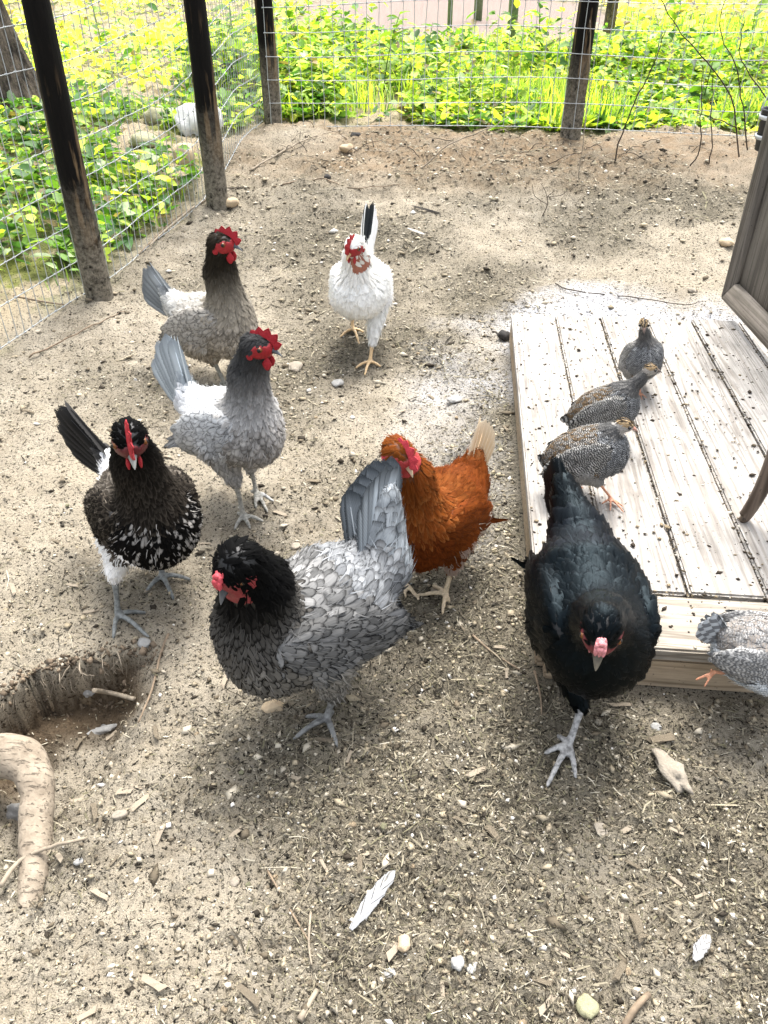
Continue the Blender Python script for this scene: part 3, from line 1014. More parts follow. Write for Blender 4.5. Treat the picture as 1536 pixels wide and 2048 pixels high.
# ------------------------------------------------------------------ stones, chips, feathers on the ground
def rock_mesh(name, sx, sy, sz, mat, seed, rough=.18, sub=3, block=False):
    bm = bmesh.new()
    bmesh.ops.create_icosphere(bm, subdivisions=sub, radius=1)
    rng = np.random.default_rng(seed)
    ph = rng.uniform(0, 20, 3)
    pl = [(unit(rng.normal(0, 1, 3)), rng.uniform(.62, .9)) for _ in range(7)]
    for v in bm.verts:
        p = np.array(v.co)
        for n, d in pl:
            e = p @ n - d
            if e > 0: p = p - n * e * .85
        s = 1 + rough * float(vnoise(np.array([p[0] * 2 + ph[0] + p[2]]), np.array([p[1] * 2 + ph[1] - p[2] * 1.3]), seed)[0]) * 2 \
            + rough * .4 * float(vnoise(np.array([p[0] * 6 + ph[0] + 3 * p[2]]), np.array([p[1] * 6 + ph[1] - p[2] * 4]), seed + 3)[0]) * 2
        p = p * s
        if block: p = np.sign(p) * np.abs(p) ** .6
        v.co = Vector((p[0] * sx, p[1] * sy, p[2] * sz))
    me = bpy.data.meshes.new(name); bm.to_mesh(me); bm.free()
    me.polygons.foreach_set('use_smooth', np.ones(len(me.polygons), bool))
    me.materials.append(mat)
    return me


ROCKS = []


def rock(px, py, wpx, hpx, mat, label, seed, name='stone', cat='stone', rot=0., flat_=.5, depth=1.0, rough=.18, block=False, sink=.35):
    p = gp(px, py)
    zc = (p - CAMP) @ _f
    sx = wpx * zc / FPX / 2
    sz = sx * flat_ if hpx is None else hpx * zc / FPX / 2
    o = add(name, rock_mesh(name, sx, sx * depth, sz, mat, seed, rough, 3, block), loc=(p[0], p[1], p[2] + sz * (1 - 2 * sink) * .9), label=label, cat=cat)
    o.rotation_euler = (0, 0, rot)
    ROCKS.append((p[0], p[1], sx))
    return o


o = rock(1342, 1548, 100, None, M['stone_pale'], 'elongated pale tan rock on the dirt in front of the deck', 11, rot=math.radians(106), flat_=.34, depth=.55, rough=.42, sink=.2)
rock(545, 1417, 50, None, M['stone_tan'], 'flat tan stone on the dirt below the grey laced hen', 12, rot=.2, flat_=.4, depth=.6, sink=.2)
rock(1311, 1457, 22, None, M['stone_white'], 'small bright white stone in the shade by the deck front', 13, flat_=.7, sink=.2)
rock(1172, 2012, 44, None, M['stone_green'], 'mossy olive grey stone in the foreground litter', 14, flat_=.6, depth=1.15, sink=.25)
rock(808, 1890, 32, None, M['stone_tan'], 'rough tan stone beside the white feather', 15, flat_=.7, sink=.2)
rock(783, 1947, 32, None, M['stone_white'], 'flat white stone in the litter below the feather', 16, flat_=.35, depth=.6, sink=.2)
rock(915, 1928, 30, None, M['stone_white'], 'round white stone with a small white neighbour', 17, flat_=.6, sink=.2)
rock(942, 1938, 20, None, M['stone_white'], 'small white stone tucked against the round white one', 18, flat_=.5, sink=.2)
rock(1201, 1660, 24, None, M['stone_pale'], 'pale blocky chip of stone on the dark dirt', 19, flat_=.3, depth=1.3, block=True, sink=.15)
rock(470, 1765, 20, None, M['stone_pale'], 'cream pebble on the pale dirt right of the root', 20, flat_=.6, sink=.2)
rock(160, 1724, 24, None, M['stone_white'], 'smooth white pebble beside the bent strand over the root', 22, flat_=.5, rot=.5, depth=.6, sink=.2)
rock(240, 1632, 34, None, M['stone_pale'], 'pale knobbly stone on the slope below the hole', 23, flat_=.5, depth=.6, rot=.4, sink=.2)
rock(290, 1290, 26, None, M['stone_white'], 'pale pinkish clod on the rim of the hole under the hen foot', 24, flat_=.8, sink=.2)
rock(30, 1632, 40, None, M['stone_white'], 'rough white lump in the hollow behind the thick root', 25, flat_=.9, rough=.35, sink=.2)
rock(205, 1463, 56, None, M['stone_white'], 'crumbly white dropping on the floor of the hole', 26, flat_=.3, depth=.4, rot=.35, rough=.4, sink=.15)
rock(178, 1388, 24, None, M['stone_white'], 'knobbly white end of debris beside the stick in the hole', 27, flat_=.7, rough=.35, sink=.2)
rock(458, 411, 40, None, M['stone_tan'], 'smooth tan rock at the foot of the middle post', 28, flat_=.5, depth=.6, rot=.3, sink=.2)
rock(1008, 678, 26, None, M['stone_dark'], 'round black stone against the side of the deck', 29, flat_=.9, sink=.2)
rock(1452, 490, 28, None, M['stone_tan'], 'lumpy brown stone on the dirt near the door', 30, flat_=.7, sink=.2)
rock(693, 302, 34, None, M['stone_tan'], 'flat brown stone on the dirt near the corner post', 32, flat_=.5, depth=.7, sink=.2)
rock(712, 276, 20, None, M['stone_dark'], 'small dark clod near the back fence', 33, flat_=.7, sink=.2)
rock(655, 357, 16, None, M['stone_dark'], 'small black clod on the dirt behind the grey hens', 34, flat_=.7, sink=.2)
rock(675, 768, 26, None, M['stone_white'], 'crumbly white lump on the dirt by the white hen foot', 35, flat_=.5, rough=.3, sink=.2)
rock(910, 803, 30, None, M['stone_white'], 'pale lump on the dirt between white hen and deck', 36, flat_=.4, rough=.3, sink=.2)
rock(590, 738, 34, None, M['stone_pale'], 'grey pale lump of dirt right of the grey hens', 37, flat_=.5, rough=.3, sink=.2)
rock(1385, 580 + 4, 22, None, M['stone_pale'], 'small greyish lump on the pale dirt behind the deck', 38, flat_=.5, rough=.3, sink=.2)
rock(230, 565 - 160, 18, None, M['stone_white'], 'small white pebble outside the left wire', 39, flat_=.5, sink=.2)
rock(590, 1085 + 10, 22, None, M['stone_pale'], 'cream clod on the dirt behind the dark head', 40, flat_=.5, sink=.2)
# rocks beyond the left fence
ROCKS = []
M['boulder_white'] = mat_stone('white_boulder', (.38, .38, .36), (.78, .78, .75), 9)
rock(398, 268, 84, 84, M['boulder_white'], 'big white boulder behind the middle fence post', 51, name='boulder', cat='boulder', depth=.8, rough=.42, sink=.25)
rock(312, 250, 44, 40, M['stone_green'], 'rounded mossy boulder in the weeds beyond the left wire', 52, name='boulder', cat='boulder', sink=.15)
rock(288, 290, 62, 30, M['stone_green'], 'low grey green rock half covered by weeds', 53, name='boulder', cat='boulder', sink=.2)
rock(372, 326, 46, 44, M['stone_tan'], 'square tan stone block behind the wire left of the middle post', 54, name='stone_block', cat='stone', block=True, sink=.15)
rock(262, 325, 40, 20, M['stone_white'], 'flat white rock among the weeds beyond the left wire', 55, name='boulder', cat='boulder', sink=.2)
rock(120, 478, 36, 12, M['stone_white'], 'pale flat stone showing through the leafy weeds', 56, name='boulder', cat='boulder', sink=.3)


# pebbles and wood chips one can pick out of the foreground litter
pm = [rock_mesh('pebble', 1, random.uniform(.6, 1), random.uniform(.4, .7), M[m], 60 + i, .2, 2) for i, m in enumerate(['stone_pale', 'stone_white', 'stone_tan', 'stone_pale', 'stone_tan', 'stone_green'])]
random.seed(5)


def free_spot(y0, y1):
    while True:
        y = math.exp(random.uniform(math.log(y0), math.log(y1))); x = random.uniform(-.5, .5) * 1.05 * (y + .35)
        if deck_clear(np.array([x]), np.array([y]), .03)[0] and outside(x, y) < .3:
            return x, y


PLAB = {'stone_pale': 'small pale tan pebble lying loose on the dirt', 'stone_white': 'small whitish pebble lying loose on the dirt', 'stone_tan': 'small brown pebble lying loose on the dirt', 'stone_green': 'small olive grey pebble lying loose on the dirt'}
for k in range(70):
    x, y = free_spot(.5, 3.6)
    me = random.choice(pm)
    r = random.uniform(.004, .0085) * (1 + .10 * y)
    o = add('pebble', me, loc=(x, y, gz(x, y) + r * .25), label=PLAB[me.materials[0].name.replace('pale_stone', 'stone_pale').replace('white_stone', 'stone_white').replace('tan_stone', 'stone_tan').replace('mossy_stone', 'stone_green')],
            cat='pebble', group='pebbles loose on the dirt')
    o.scale = (r, r, r); o.rotation_euler = (random.uniform(-.3, .3), random.uniform(-.3, .3), random.uniform(0, 6.28))
cm = []
for i in range(5):
    bm = bmesh.new(); bmesh.ops.create_cube(bm, size=2)
    for v in bm.verts:
        v.co = Vector((v.co.x * (1 + random.uniform(-.3, .3)), v.co.y * .22 * (1 + random.uniform(-.4, .4)), v.co.z * .09))
    bmesh.ops.subdivide_edges(bm, edges=[e for e in bm.edges if abs(e.verts[0].co.x - e.verts[1].co.x) > 1], cuts=2)
    for v in bm.verts:
        v.co += Vector((0, random.uniform(-.05, .05), .10 * math.sin(v.co.x * 2 + i) + random.uniform(-.03, .03)))
    me = bpy.data.meshes.new('wood_chip'); bm.to_mesh(me); bm.free(); me.materials.append(M['chip'] if i % 2 else M['twig_pale']); cm.append(me)
for k in range(90):
    x, y = free_spot(.5, 3.2)
    r = random.uniform(.008, .022) * (1 + .06 * y)
    o = add('wood_chip', random.choice(cm), loc=(x, y, gz(x, y) + .004), label='pale flat splinter of wood lying in the dirt litter', cat='wood chip', group='wood chips in the litter')
    o.scale = (r, r, r); o.rotation_euler = (random.uniform(-.12, .12), random.uniform(-.12, .12), random.uniform(0, 6.28))
for (x, y, r, an, lab) in [(158, 1490, .017, 1.35, 'thick pale wood chip standing on the floor of the hole'), (1325, 1432 + 50, .03, .15, 'long pale splinter between the white stone and the elongated rock'), (1275, 1855, .024, 1.7, 'forked pale splinter on the foreground dirt'), (1240, 1945, .018, .9, 'wide pale wood chip in the right foreground litter'), (985, 1668, .02, 2.2, 'narrow wood chip on the dirt left of the pale stone chip')]:
    p = gp(x, y); o = add('wood_chip', cm[1], loc=(p[0], p[1], p[2] + .006), label=lab, cat='wood chip'); o.scale = (r, r * 1.4, r); o.rotation_euler = (0, .05, an)

# ------------------------------------------------------------------ vegetation beyond the wire
GREENS = np.array([(.06, .14, .035), (.15, .27, .05), (.32, .45, .08), (.54, .63, .10), (.74, .74, .12), (.09, .19, .07), (.46, .56, .32)])
DEAD = np.array((.26, .19, .10))


def leaves_mesh(name, x, y, hmax, size, probs, seed, elong=.55, z=None, bright=1.0):
    rng = np.random.default_rng(seed)
    n = len(x)
    z0 = height(x, y, False) if z is None else z
    hz = rng.beta(1.3, 1.6, n) * hmax
    az = rng.uniform(0, 2 * math.pi, n); el = rng.uniform(-.35, .75, n)
    L = size * rng.gamma(5.0, .2, n) * (.75 + .8 * np.clip(vnoise(x * 2.3, y * 2.3, 19) + .4, 0, 1)); L = np.minimum(L, size * 1.75)
    d = np.stack([np.cos(az) * np.cos(el), np.sin(az) * np.cos(el), np.sin(el)], 1)
    roll = rng.normal(0, .45, n)
    s0 = np.stack([-np.sin(az), np.cos(az), np.zeros(n)], 1)
    up = np.cross(d, s0)
    s = s0 * np.cos(roll)[:, None] + up * np.sin(roll)[:, None]
    up = np.cross(d, s) * -1
    up = np.where(up[:, 2:3] < 0, -up, up)
    b = np.stack([x, y, z0 + .01 + hz], 1)
    W = (L * elong * .5)[:, None]; L = L[:, None]
    V = np.stack([b, b + d * L * .32 + s * W * .92 + up * L * .06, b + d * L * .40 - up * L * .03, b + d * L * .32 - s * W * .92 + up * L * .06,
                  b + d * L * .68 + s * W * .72 + up * L * .02, b + d * L * .68 - s * W * .72 + up * L * .02, b + d * L - up * L * .12], 1)
    k = np.arange(n)[:, None] * 7
    T = np.concatenate([k + [0, 1, 2], k + [0, 2, 3], k + [4, 6, 2], k + [2, 6, 5], k + [1, 4, 2], k + [2, 5, 3]])
    C = GREENS[rng.choice(len(GREENS), n, p=probs)] * rng.uniform(.65, 1.3, (n, 1)) * bright
    C = np.where(rng.uniform(0, 1, (n, 1)) < .045, DEAD * rng.uniform(.5, 1.4, (n, 1)), C)
    return mesh_np(name, V.reshape(-1, 3), T, [M['leaf']], True, dict(col=np.repeat(C, 7, 0)))


def clumped(n, xr, yr, seed, thr, freq=1.6, logy=True):
    rng = np.random.default_rng(seed)
    ox, oy = [], []
    tot = 0
    while tot < n:
        m = n * 2
        y = np.exp(rng.uniform(math.log(yr[0]), math.log(yr[1]), m)) if logy else rng.uniform(*yr, m)
        x = rng.uniform(*xr, m)
        k = (fbm(x, y, freq, 3, seed) + rng.normal(0, .12, m) > thr) & (outside(x, y) > .55)
        k &= np.abs(x) < .75 * y + 1.2
        k &= ~((((x - 1.0) / 2.4) ** 2 + ((y - 14.0) / 4.4) ** 2) < .9)
        for rx, ry, rs in ROCKS:
            k &= ~((np.abs(x - rx) < rs * 1.15) & (y < ry + rs * .5) & (y > ry - rs - .28))
        ox.append(x[k]); oy.append(y[k]); tot += k.sum()
    return np.concatenate(ox)[:n], np.concatenate(oy)[:n]


x, y = clumped(11000, (-6, -.9), (2.4, 9.5), 71, .09, 1.7)
add('weed_cover', leaves_mesh('weed_cover', x, y, .10 + .08 * (vnoise(x * 1.7, y * 1.7, 3) + .5), .066, [.22, .24, .20, .10, .04, .12, .08], 1), kind='stuff',
    label='low leafy weeds covering the soil beyond the left wire', cat='weeds')
x, y = clumped(27000, (-1.6, 9), (6.0, 8.8), 72, .07, 1.5)
hm = .04 + .38 * sstep(6.1, 7.6, y) * (.35 + 1.3 * np.clip(fbm(x, y, .9, 2, 77) + .5, 0, 1.2))
add('weed_bank', leaves_mesh('weed_bank', x, y, hm, .07, [.12, .17, .24, .22, .12, .07, .06], 2), kind='stuff', label='bank of tall leafy weeds behind the back wire', cat='weeds')
x, y = clumped(28000, (-16, 16), (7.5, 34), 73, -.25, .8)
add('meadow_plants', leaves_mesh('meadow_plants', x, y, .06 + .12 * sstep(7, 16, y), .10, [.02, .04, .12, .34, .42, .01, .05], 3, .7, None, 1.25), kind='stuff', label='sunlit yellow green meadow plants farther off', cat='meadow')  # brighter, yellower leaf colour stands in for strong sun on the meadow


def grass_mesh(name, x, y, L, seed, probs, w=.004):
    rng = np.random.default_rng(seed); n = len(x)
    z0 = height(x, y, False)
    az = rng.uniform(0, 6.283, n); ln = rng.uniform(.1, .7, n)
    L = L * rng.uniform(.5, 1.3, n)
    d = np.stack([np.cos(az), np.sin(az)], 1); s = np.stack([-d[:, 1], d[:, 0]], 1)
    V = np.zeros((n, 5, 3))
    for i, (t, ww) in enumerate(((0, 1), (0, -1), (.55, .8), (.55, -.8), (1, 0))):
        V[:, i, :2] = np.stack([x, y], 1) + d * (L * ln * t * t)[:, None] + s * (w * ww * (1 + .08 * y))[:, None]
        V[:, i, 2] = z0 + L * t * (1 - .25 * ln * t)
    k = np.arange(n)[:, None] * 5
    C = GREENS[rng.choice(len(GREENS), n, p=probs)] * rng.uniform(.8, 1.3, (n, 1))
    return mesh_np(name, V.reshape(-1, 3), [k + [0, 1, 3, 2], k + [2, 3, 4]], [M['leaf']], True, dict(col=np.repeat(C, 5, 0)))


x, y = clumped(22000, (-.9, 10), (6.1, 12), 75, .05, 1.4)
add('grass', grass_mesh('grass', x, y, .22, 4, [.06, .14, .25, .28, .17, .05, .05]), kind='stuff', label='long thin grass blades among the weeds behind the wire', cat='grass')
x, y = clumped(7000, (-5, -1), (2.4, 7), 76, .0, 1.5)
add('grass', grass_mesh('grass', x, y, .09, 5, [.15, .2, .25, .16, .08, .08, .08], .0022), kind='stuff', label='short grass blades among low weeds by the left wire', cat='grass')

# single tall plants one can pick out: stem with its leaves
lm = []
for i in range(4):
    rng = np.random.default_rng(i)
    n, m = 7, 5
    V = []
    for a in range(n):
        t = a / (n - 1); w = .30 * math.sin(math.pi * min(1, t * 1.02 + .02) ** .8) + .004
        for b in range(m):
            u = b / (m - 1) * 2 - 1
            V.append((t, u * w, .10 * abs(u) * w / .3 - .22 * t * t + .02 * math.sin(9 * t + i + 2 * u)))
    q = [[a * m + b, a * m + b + 1, (a + 1) * m + b + 1, (a + 1) * m + b] for a in range(n - 1) for b in range(m - 1)]
    c = np.array([(.06, .15, .03), (.13, .25, .03), (.22, .33, .05), (.035, .09, .03)][i])
    lm.append(mesh_np('leaf', np.array(V), np.array(q), [M['leaf']], True, dict(col=np.tile(c, (len(V), 1)))))


def tall_plant(px, py, h, nl, ls, mi, label, seed):
    rng = np.random.default_rng(seed)
    p = gp(px, py); z = gz(p[0], p[1])
    root = add('weed_plant', None, loc=(p[0], p[1], z), label=label, cat='plant')
    lean = rng.normal(0, .08, 2)
    path = smooth_path([(0, 0, -.03), (lean[0] * .4 * h, lean[1] * h * .4, h * .4), (lean[0] * h, lean[1] * h, h * .75), (lean[0] * 1.6 * h, lean[1] * 1.5 * h, h)], 5)
    g = Geo(); g.tube(path, np.linspace(.006, .002, len(path)), 6, True, (.10, .17, .04))
    add('stem', g.mesh('stem', [M['leaf']]), root)
    for i in range(nl):
        t = .15 + .85 * i / nl
        q = path[int(t * (len(path) - 1))]
        o = add('leaf', lm[mi if rng.uniform() < .75 else (mi + 1) % 3], root, q)
        s = ls * rng.uniform(.7, 1.25) * (1.1 - .4 * t)
        o.scale = (s, s, s)
        o.rotation_euler = (rng.normal(0, .25), rng.uniform(-.75, .15), i * 2.4 + rng.normal(0, .3))


for k, a in enumerate([(470, 150, .75, 13, .17, 1, 'tall narrow leaved weed between the middle and corner posts'),
                       (445, 190, .5, 10, .20, 2, 'bright broad leaved weed behind the middle post'),
                       (765, 195, .62, 14, .16, 2, 'pale broad leaved weed standing in the bank behind the wire'),
                       (690, 120, .5, 12, .13, 1, 'leafy weed left of the pale bare patch'),
                       (850, 165, .45, 14, .13, 0, 'dark bushy weed in front of the thin post'),
                       (1075, 140, .60, 10, .15, 3, 'dark leaved vine sprig right of the square green post'),
                       (1120, 190, .40, 14, .14, 0, 'dark bushy weed left of the leaning charred post'),
                       (1290, 190, .55, 14, .15, 1, 'leafy weed behind the bramble canes'),
                       (1400, 230, .45, 14, .14, 1, 'leafy weed behind the upright bramble canes'),
                       (1480, 170, .6, 14, .16, 2, 'yellowish weed at the right end of the back wire'),
                       (1340, 120, .5, 12, .16, 2, 'lime coloured weed farther behind the bramble canes'),
                       (600, 160, .6, 14, .13, 1, 'tall bushy weed right of the corner post'),
                       (205, 95, .7, 10, .16, 1, 'slender tall weed in the yellow meadow'),
                       (90, 330, .16, 9, .12, 0, 'dark tuft of broad leaves under the tree trunk'),
                       (120, 520, .08, 8, .13, 1, 'flat rosette of green leaves outside the left wire'),
                       (60, 300, .22, 12, .13, 0, 'dark leafy tuft at the foot of the tree trunk'),
                       (255, 455, .10, 9, .10, 1, 'small leafy weed by the burrow outside the wire')]):
    tall_plant(*a, seed=200 + k)


# ------------------------------------------------------------------ tree at the left edge
def build_tree():
    p = gp(8, 232)
    base = np.array([p[0] - .02, p[1] + .05, gz(p[0], p[1])])
    root = add('tree', None, loc=base, label='old tree with a dark furrowed flaring trunk beyond the left wire', cat='tree')
    rng = np.random.default_rng(9)
    zs = np.concatenate([np.linspace(-.1, .9, 16), np.linspace(1.05, 4.2, 14)])
    n = 36
    V = []
    for z in zs:
        th = np.linspace(0, 2 * math.pi, n, endpoint=False)
        r = .20 + .17 * math.exp(-max(z, 0) * 2.6) - .02 * z
        rr = r * (1 + .10 * np.sin(3 * th + 1) * math.exp(-z * 1.5) + .05 * np.sin(7 * th + z) + .04 * np.sin(13 * th + 3 * z) + .02 * np.sin(21 * th - 4 * z))
        V.append(np.stack([rr * np.cos(th) - .06 * z, rr * np.sin(th), np.full(n, z)], 1))
    m = len(zs)
    q = [[i * n + k, i * n + (k + 1) % n, (i + 1) * n + (k + 1) % n, (i + 1) * n + k] for i in range(m - 1) for k in range(n)]
    g = Geo(); g.put(np.concatenate(V), q)
    tips = []
    for k in range(7):
        a = 1.75 + 1.9 * (k / 6.0); d = np.array([math.cos(a), math.sin(a), 0])
        s = np.array([-.06 * 3.2, 0, 2.6 + .22 * k])
        e = s + d * rng.uniform(1.2, 2.0) + [0, 0, rng.uniform(.8, 1.7)]
        g.tube(smooth_path([s, s + d * .5 + [0, 0, .25], e], 5), np.linspace(.10, .03, 11), 8)
        tips += [s + (e - s) * t for t in (.55, .8, 1.05)]
    add('trunk', g.mesh('trunk', [M['bark']]), root)
    tips = np.array(tips)
    n = 2600
    c = tips[rng.integers(0, len(tips), n)] + rng.normal(0, .42, (n, 3))
    add('crown', leaves_mesh('crown', c[:, 0], c[:, 1], .01, .11, [.25, .3, .25, .1, .02, .08, 0], 12, z=c[:, 2]), root, kind='stuff')


build_tree()

# ------------------------------------------------------------------ birds
def mat_feather(name, rough=.7, spec=.04, sheen=0., sheen_tint=(1, 1, 1), bars=False, lace=(.45, 1.0), rag=.8, torn=False):
    k = NT(name)
    c = k.attr('col'); e = k.attr('ecol')
    uv = k.n('SeparateXYZ', {0: k.coord('UV')})
    u = k.math('ABSOLUTE', k.math('SUBTRACT', k.math('MULTIPLY', uv.outputs[0], 2.0), 1.0)); v = uv.outputs[1]
    rim = k.math('MAXIMUM', u, k.math('SUBTRACT', k.math('MULTIPLY', v, 1.9), .95))
    lm_ = k.ramp(rim, [(lace[0], 0), (lace[1], 1)])
    base = k.mix(lm_, c, e)
    # barbs: fine slanting lines, pale shaft
    ph = k.math('SUBTRACT', k.math('MULTIPLY', v, 150.0), k.math('MULTIPLY', u, 40.0))
    barb = k.math('ADD', k.math('MULTIPLY', k.math('SINE', ph), .5), .5)
    base = k.mix(.22, base, k.ramp(barb, [(0, .62), (1, 1.12)]), 'MULTIPLY')
    if bars:
        vv = k.math('ADD', v, k.math('MULTIPLY', k.noise(30, 2, .5, k.coord('Object')), .10))
        b = k.math('ADD', k.math('MULTIPLY', k.math('SINE', k.math('SUBTRACT', k.math('MULTIPLY', vv, 22.0), k.math('MULTIPLY', u, 2.5))), .5), .5)
        base = k.mix(k.ramp(b, [(.42, 0), (.62, 1)]), c, e)
    sh = k.ramp(u, [(.03, 1), (.10, 0)])
    base = k.mix(k.math('MULTIPLY', sh, .25), base, k.mix(1, base, (1.6, 1.6, 1.6), 'MULTIPLY'))
    # ragged vane edge
    rg = k.math('ADD', rim, k.math('MULTIPLY', k.math('SUBTRACT', k.noise(420, 3, .6, k.coord('Object')), .5), rag))
    k.set(k.b.inputs['Alpha'], k.math('LESS_THAN', rg, 1.0 - rag * .06))
    if torn:
        sgn = k.math('GREATER_THAN', uv.outputs[0], .5)
        vec = k.n('CombineXYZ', {0: k.math('SUBTRACT', k.math('MULTIPLY', v, 17.0), k.math('MULTIPLY', u, 5.0)), 1: k.math('MULTIPLY', sgn, 5.3), 2: 0.0})
        cut = k.math('MULTIPLY', k.math('LESS_THAN', k.noise(1.0, 2, .5, vec.outputs[0]), .40), k.math('GREATER_THAN', u, .14))
        edge = k.math('LESS_THAN', rg, 1.0 - rag * .06)
        k.set(k.b.inputs['Alpha'], k.math('MULTIPLY', edge, k.math('SUBTRACT', 1.0, cut)))
    k.bump(barb, .15, .002)
    if sheen:
        k.b.inputs['Sheen Weight'].default_value = sheen
        k.b.inputs['Sheen Tint'].default_value = tuple(sheen_tint) + (1,)
        k.b.inputs['Sheen Roughness'].default_value = .35
    return k.done(base, rough, spec)


def mat_skin(name, rough=.5, bump=.4, scale=220):
    k = NT(name)
    co = k.coord('Object')
    n = k.noise(scale, 3, .6, co)
    c = k.mix(.55, k.attr('col'), k.ramp(n, [(.3, .55), (.7, 1.35)]), 'MULTIPLY')
    k.bump(n, bump, .002)
    k.b.inputs['Subsurface Weight'].default_value = 0.0
    return k.done(c, rough, .4)


M['feather'] = mat_feather('feather')
M['feather_black'] = mat_feather('feather_black', .36, .13)
M['feather_black'].node_tree.nodes['Principled BSDF'].inputs['Specular Tint'].default_value = (.50, .72, .85, 1)
M['feather_keet'] = mat_feather('feather_keet', bars=True)
M['feather_torn'] = mat_feather('feather_torn', rag=.5, torn=True)
M['feather_laced'] = mat_feather('feather_laced', lace=(.58, .88), rag=.6)
M['bird_skin'] = mat_skin('bird_skin')
M['comb'] = mat_skin('comb_skin', .6, 1.0, 380)
M['eye'] = mat_plain('eye_iris', (.14, .05, .012), .12)
M['pupil'] = mat_plain('eye_pupil', (.004, .004, .004), .08)
M['beak'] = mat_skin('beak_horn', .35, .1, 120)


def sd_cone(p, a, b, ra, rb):
    ab = b - a
    t = np.clip(((p - a) @ ab) / (ab @ ab), 0, 1)
    return np.linalg.norm(p - (a + t[:, None] * ab), axis=1) - (ra + (rb - ra) * t)


def sd_ell(p, c, R, r):
    q = (p - c) @ R.T
    k0 = np.linalg.norm(q / r, axis=1); k1 = np.linalg.norm(q / (r * r), axis=1)
    return k0 * (k0 - 1) / np.maximum(k1, 1e-6)


class Body:
    def __init__(s):
        s.prims = []     # (fn, flow, tag, k)

    def cone(s, a, b, ra, rb, flow, tag, k=.02):
        a = np.asarray(a, float); b = np.asarray(b, float)
        s.prims.append((lambda p: sd_cone(p, a, b, ra, rb), unit(flow), tag, k, np.minimum(a - ra, b - rb), np.maximum(a + ra, b + rb)))

    def ell(s, c, R, r, flow, tag, k=.02):
        c = np.asarray(c, float); r = np.asarray(r, float); m = r.max()
        s.prims.append((lambda p: sd_ell(p, c, R, r), unit(flow), tag, k, c - m, c + m))

    def sdf(s, p):
        d = None
        for f, _, _, k, _, _ in s.prims:
            e = f(p)
            if d is None: d = e
            else:
                h = np.clip(.5 + .5 * (d - e) / k, 0, 1)
                d = d * (1 - h) + e * h - k * h * (1 - h)
        return d

    def grad(s, p, e=.0015):
        g = np.stack([s.sdf(p + np.eye(3)[i] * e) - s.sdf(p - np.eye(3)[i] * e) for i in range(3)], 1)
        return g / (np.linalg.norm(g, axis=1, keepdims=True) + 1e-12)

    def flow_tag(s, p, sharp=.010):
        D = np.stack([f(p) for f, *_ in s.prims], 1)
        W = np.exp(-(D - D.min(1, keepdims=True)) / sharp)
        W /= W.sum(1, keepdims=True)
        return W @ np.array([q[1] for q in s.prims]), D.argmin(1)

    def mesh(s, h=.007):
        lo = np.min([q[4] for q in s.prims], 0) - .02; hi = np.max([q[5] for q in s.prims], 0) + .02
        n = np.ceil((hi - lo) / h).astype(int) + 1
        ax = [lo[i] + h * np.arange(n[i]) for i in range(3)]
        G = np.stack(np.meshgrid(*ax, indexing='ij'), -1).reshape(-1, 3)
        val = s.sdf(G).reshape(n)
        ins = val < 0
        # surface nets
        c = np.stack([ins[i:n[0] - 1 + i, j:n[1] - 1 + j, k:n[2] - 1 + k] for i in (0, 1) for j in (0, 1) for k in (0, 1)], -1)
        act = c.any(-1) & ~c.all(-1)
        idx = -np.ones(act.shape, int); cells = np.argwhere(act); idx[act] = np.arange(len(cells))
        cv = np.stack([val[cells[:, 0] + i, cells[:, 1] + j, cells[:, 2] + k] for i in (0, 1) for j in (0, 1) for k in (0, 1)], 1)
        co = np.array([(i, j, k) for i in (0, 1) for j in (0, 1) for k in (0, 1)], float)
        acc = np.zeros((len(cells), 3)); cnt = np.zeros(len(cells))
        for a in range(8):
            for b in range(a + 1, 8):
                if abs(co[a] - co[b]).sum() != 1: continue
                va, vb = cv[:, a], cv[:, b]
                m = (va < 0) != (vb < 0)
                t = va / np.where(m, va - vb, 1)
                acc += np.where(m[:, None], co[a] + t[:, None] * (co[b] - co[a]), 0); cnt += m
        V = lo + h * (cells + acc / cnt[:, None])
        Q = []
        for axn in range(3):
            o1, o2 = (axn + 1) % 3, (axn + 2) % 3
            sl = [slice(1, -1)] * 3; sl[axn] = slice(0, -1)
            sl2 = [slice(1, -1)] * 3; sl2[axn] = slice(1, None)
            A = ins[tuple(sl)]; B = ins[tuple(sl2)]
            e = np.argwhere(A != B)
            if not len(e): continue
            flip = A[tuple(e.T)]
            e = e + 1; e[:, axn] -= 1
            d1 = np.zeros(3, int); d1[o1] = 1; d2 = np.zeros(3, int); d2[o2] = 1
            q = np.stack([idx[tuple((e - d1 - d2).T)], idx[tuple((e - d2).T)], idx[tuple(e.T)], idx[tuple((e - d1).T)]], 1)
            q[~flip] = q[~flip][:, ::-1]
            Q.append(q)
        return V, np.concatenate(Q)


ROW_T = np.array([0, .18, .42, .66, .85, .96, 1.0])
ROW_W = np.array([.30, .74, 1.0, .98, .76, .42, .10])


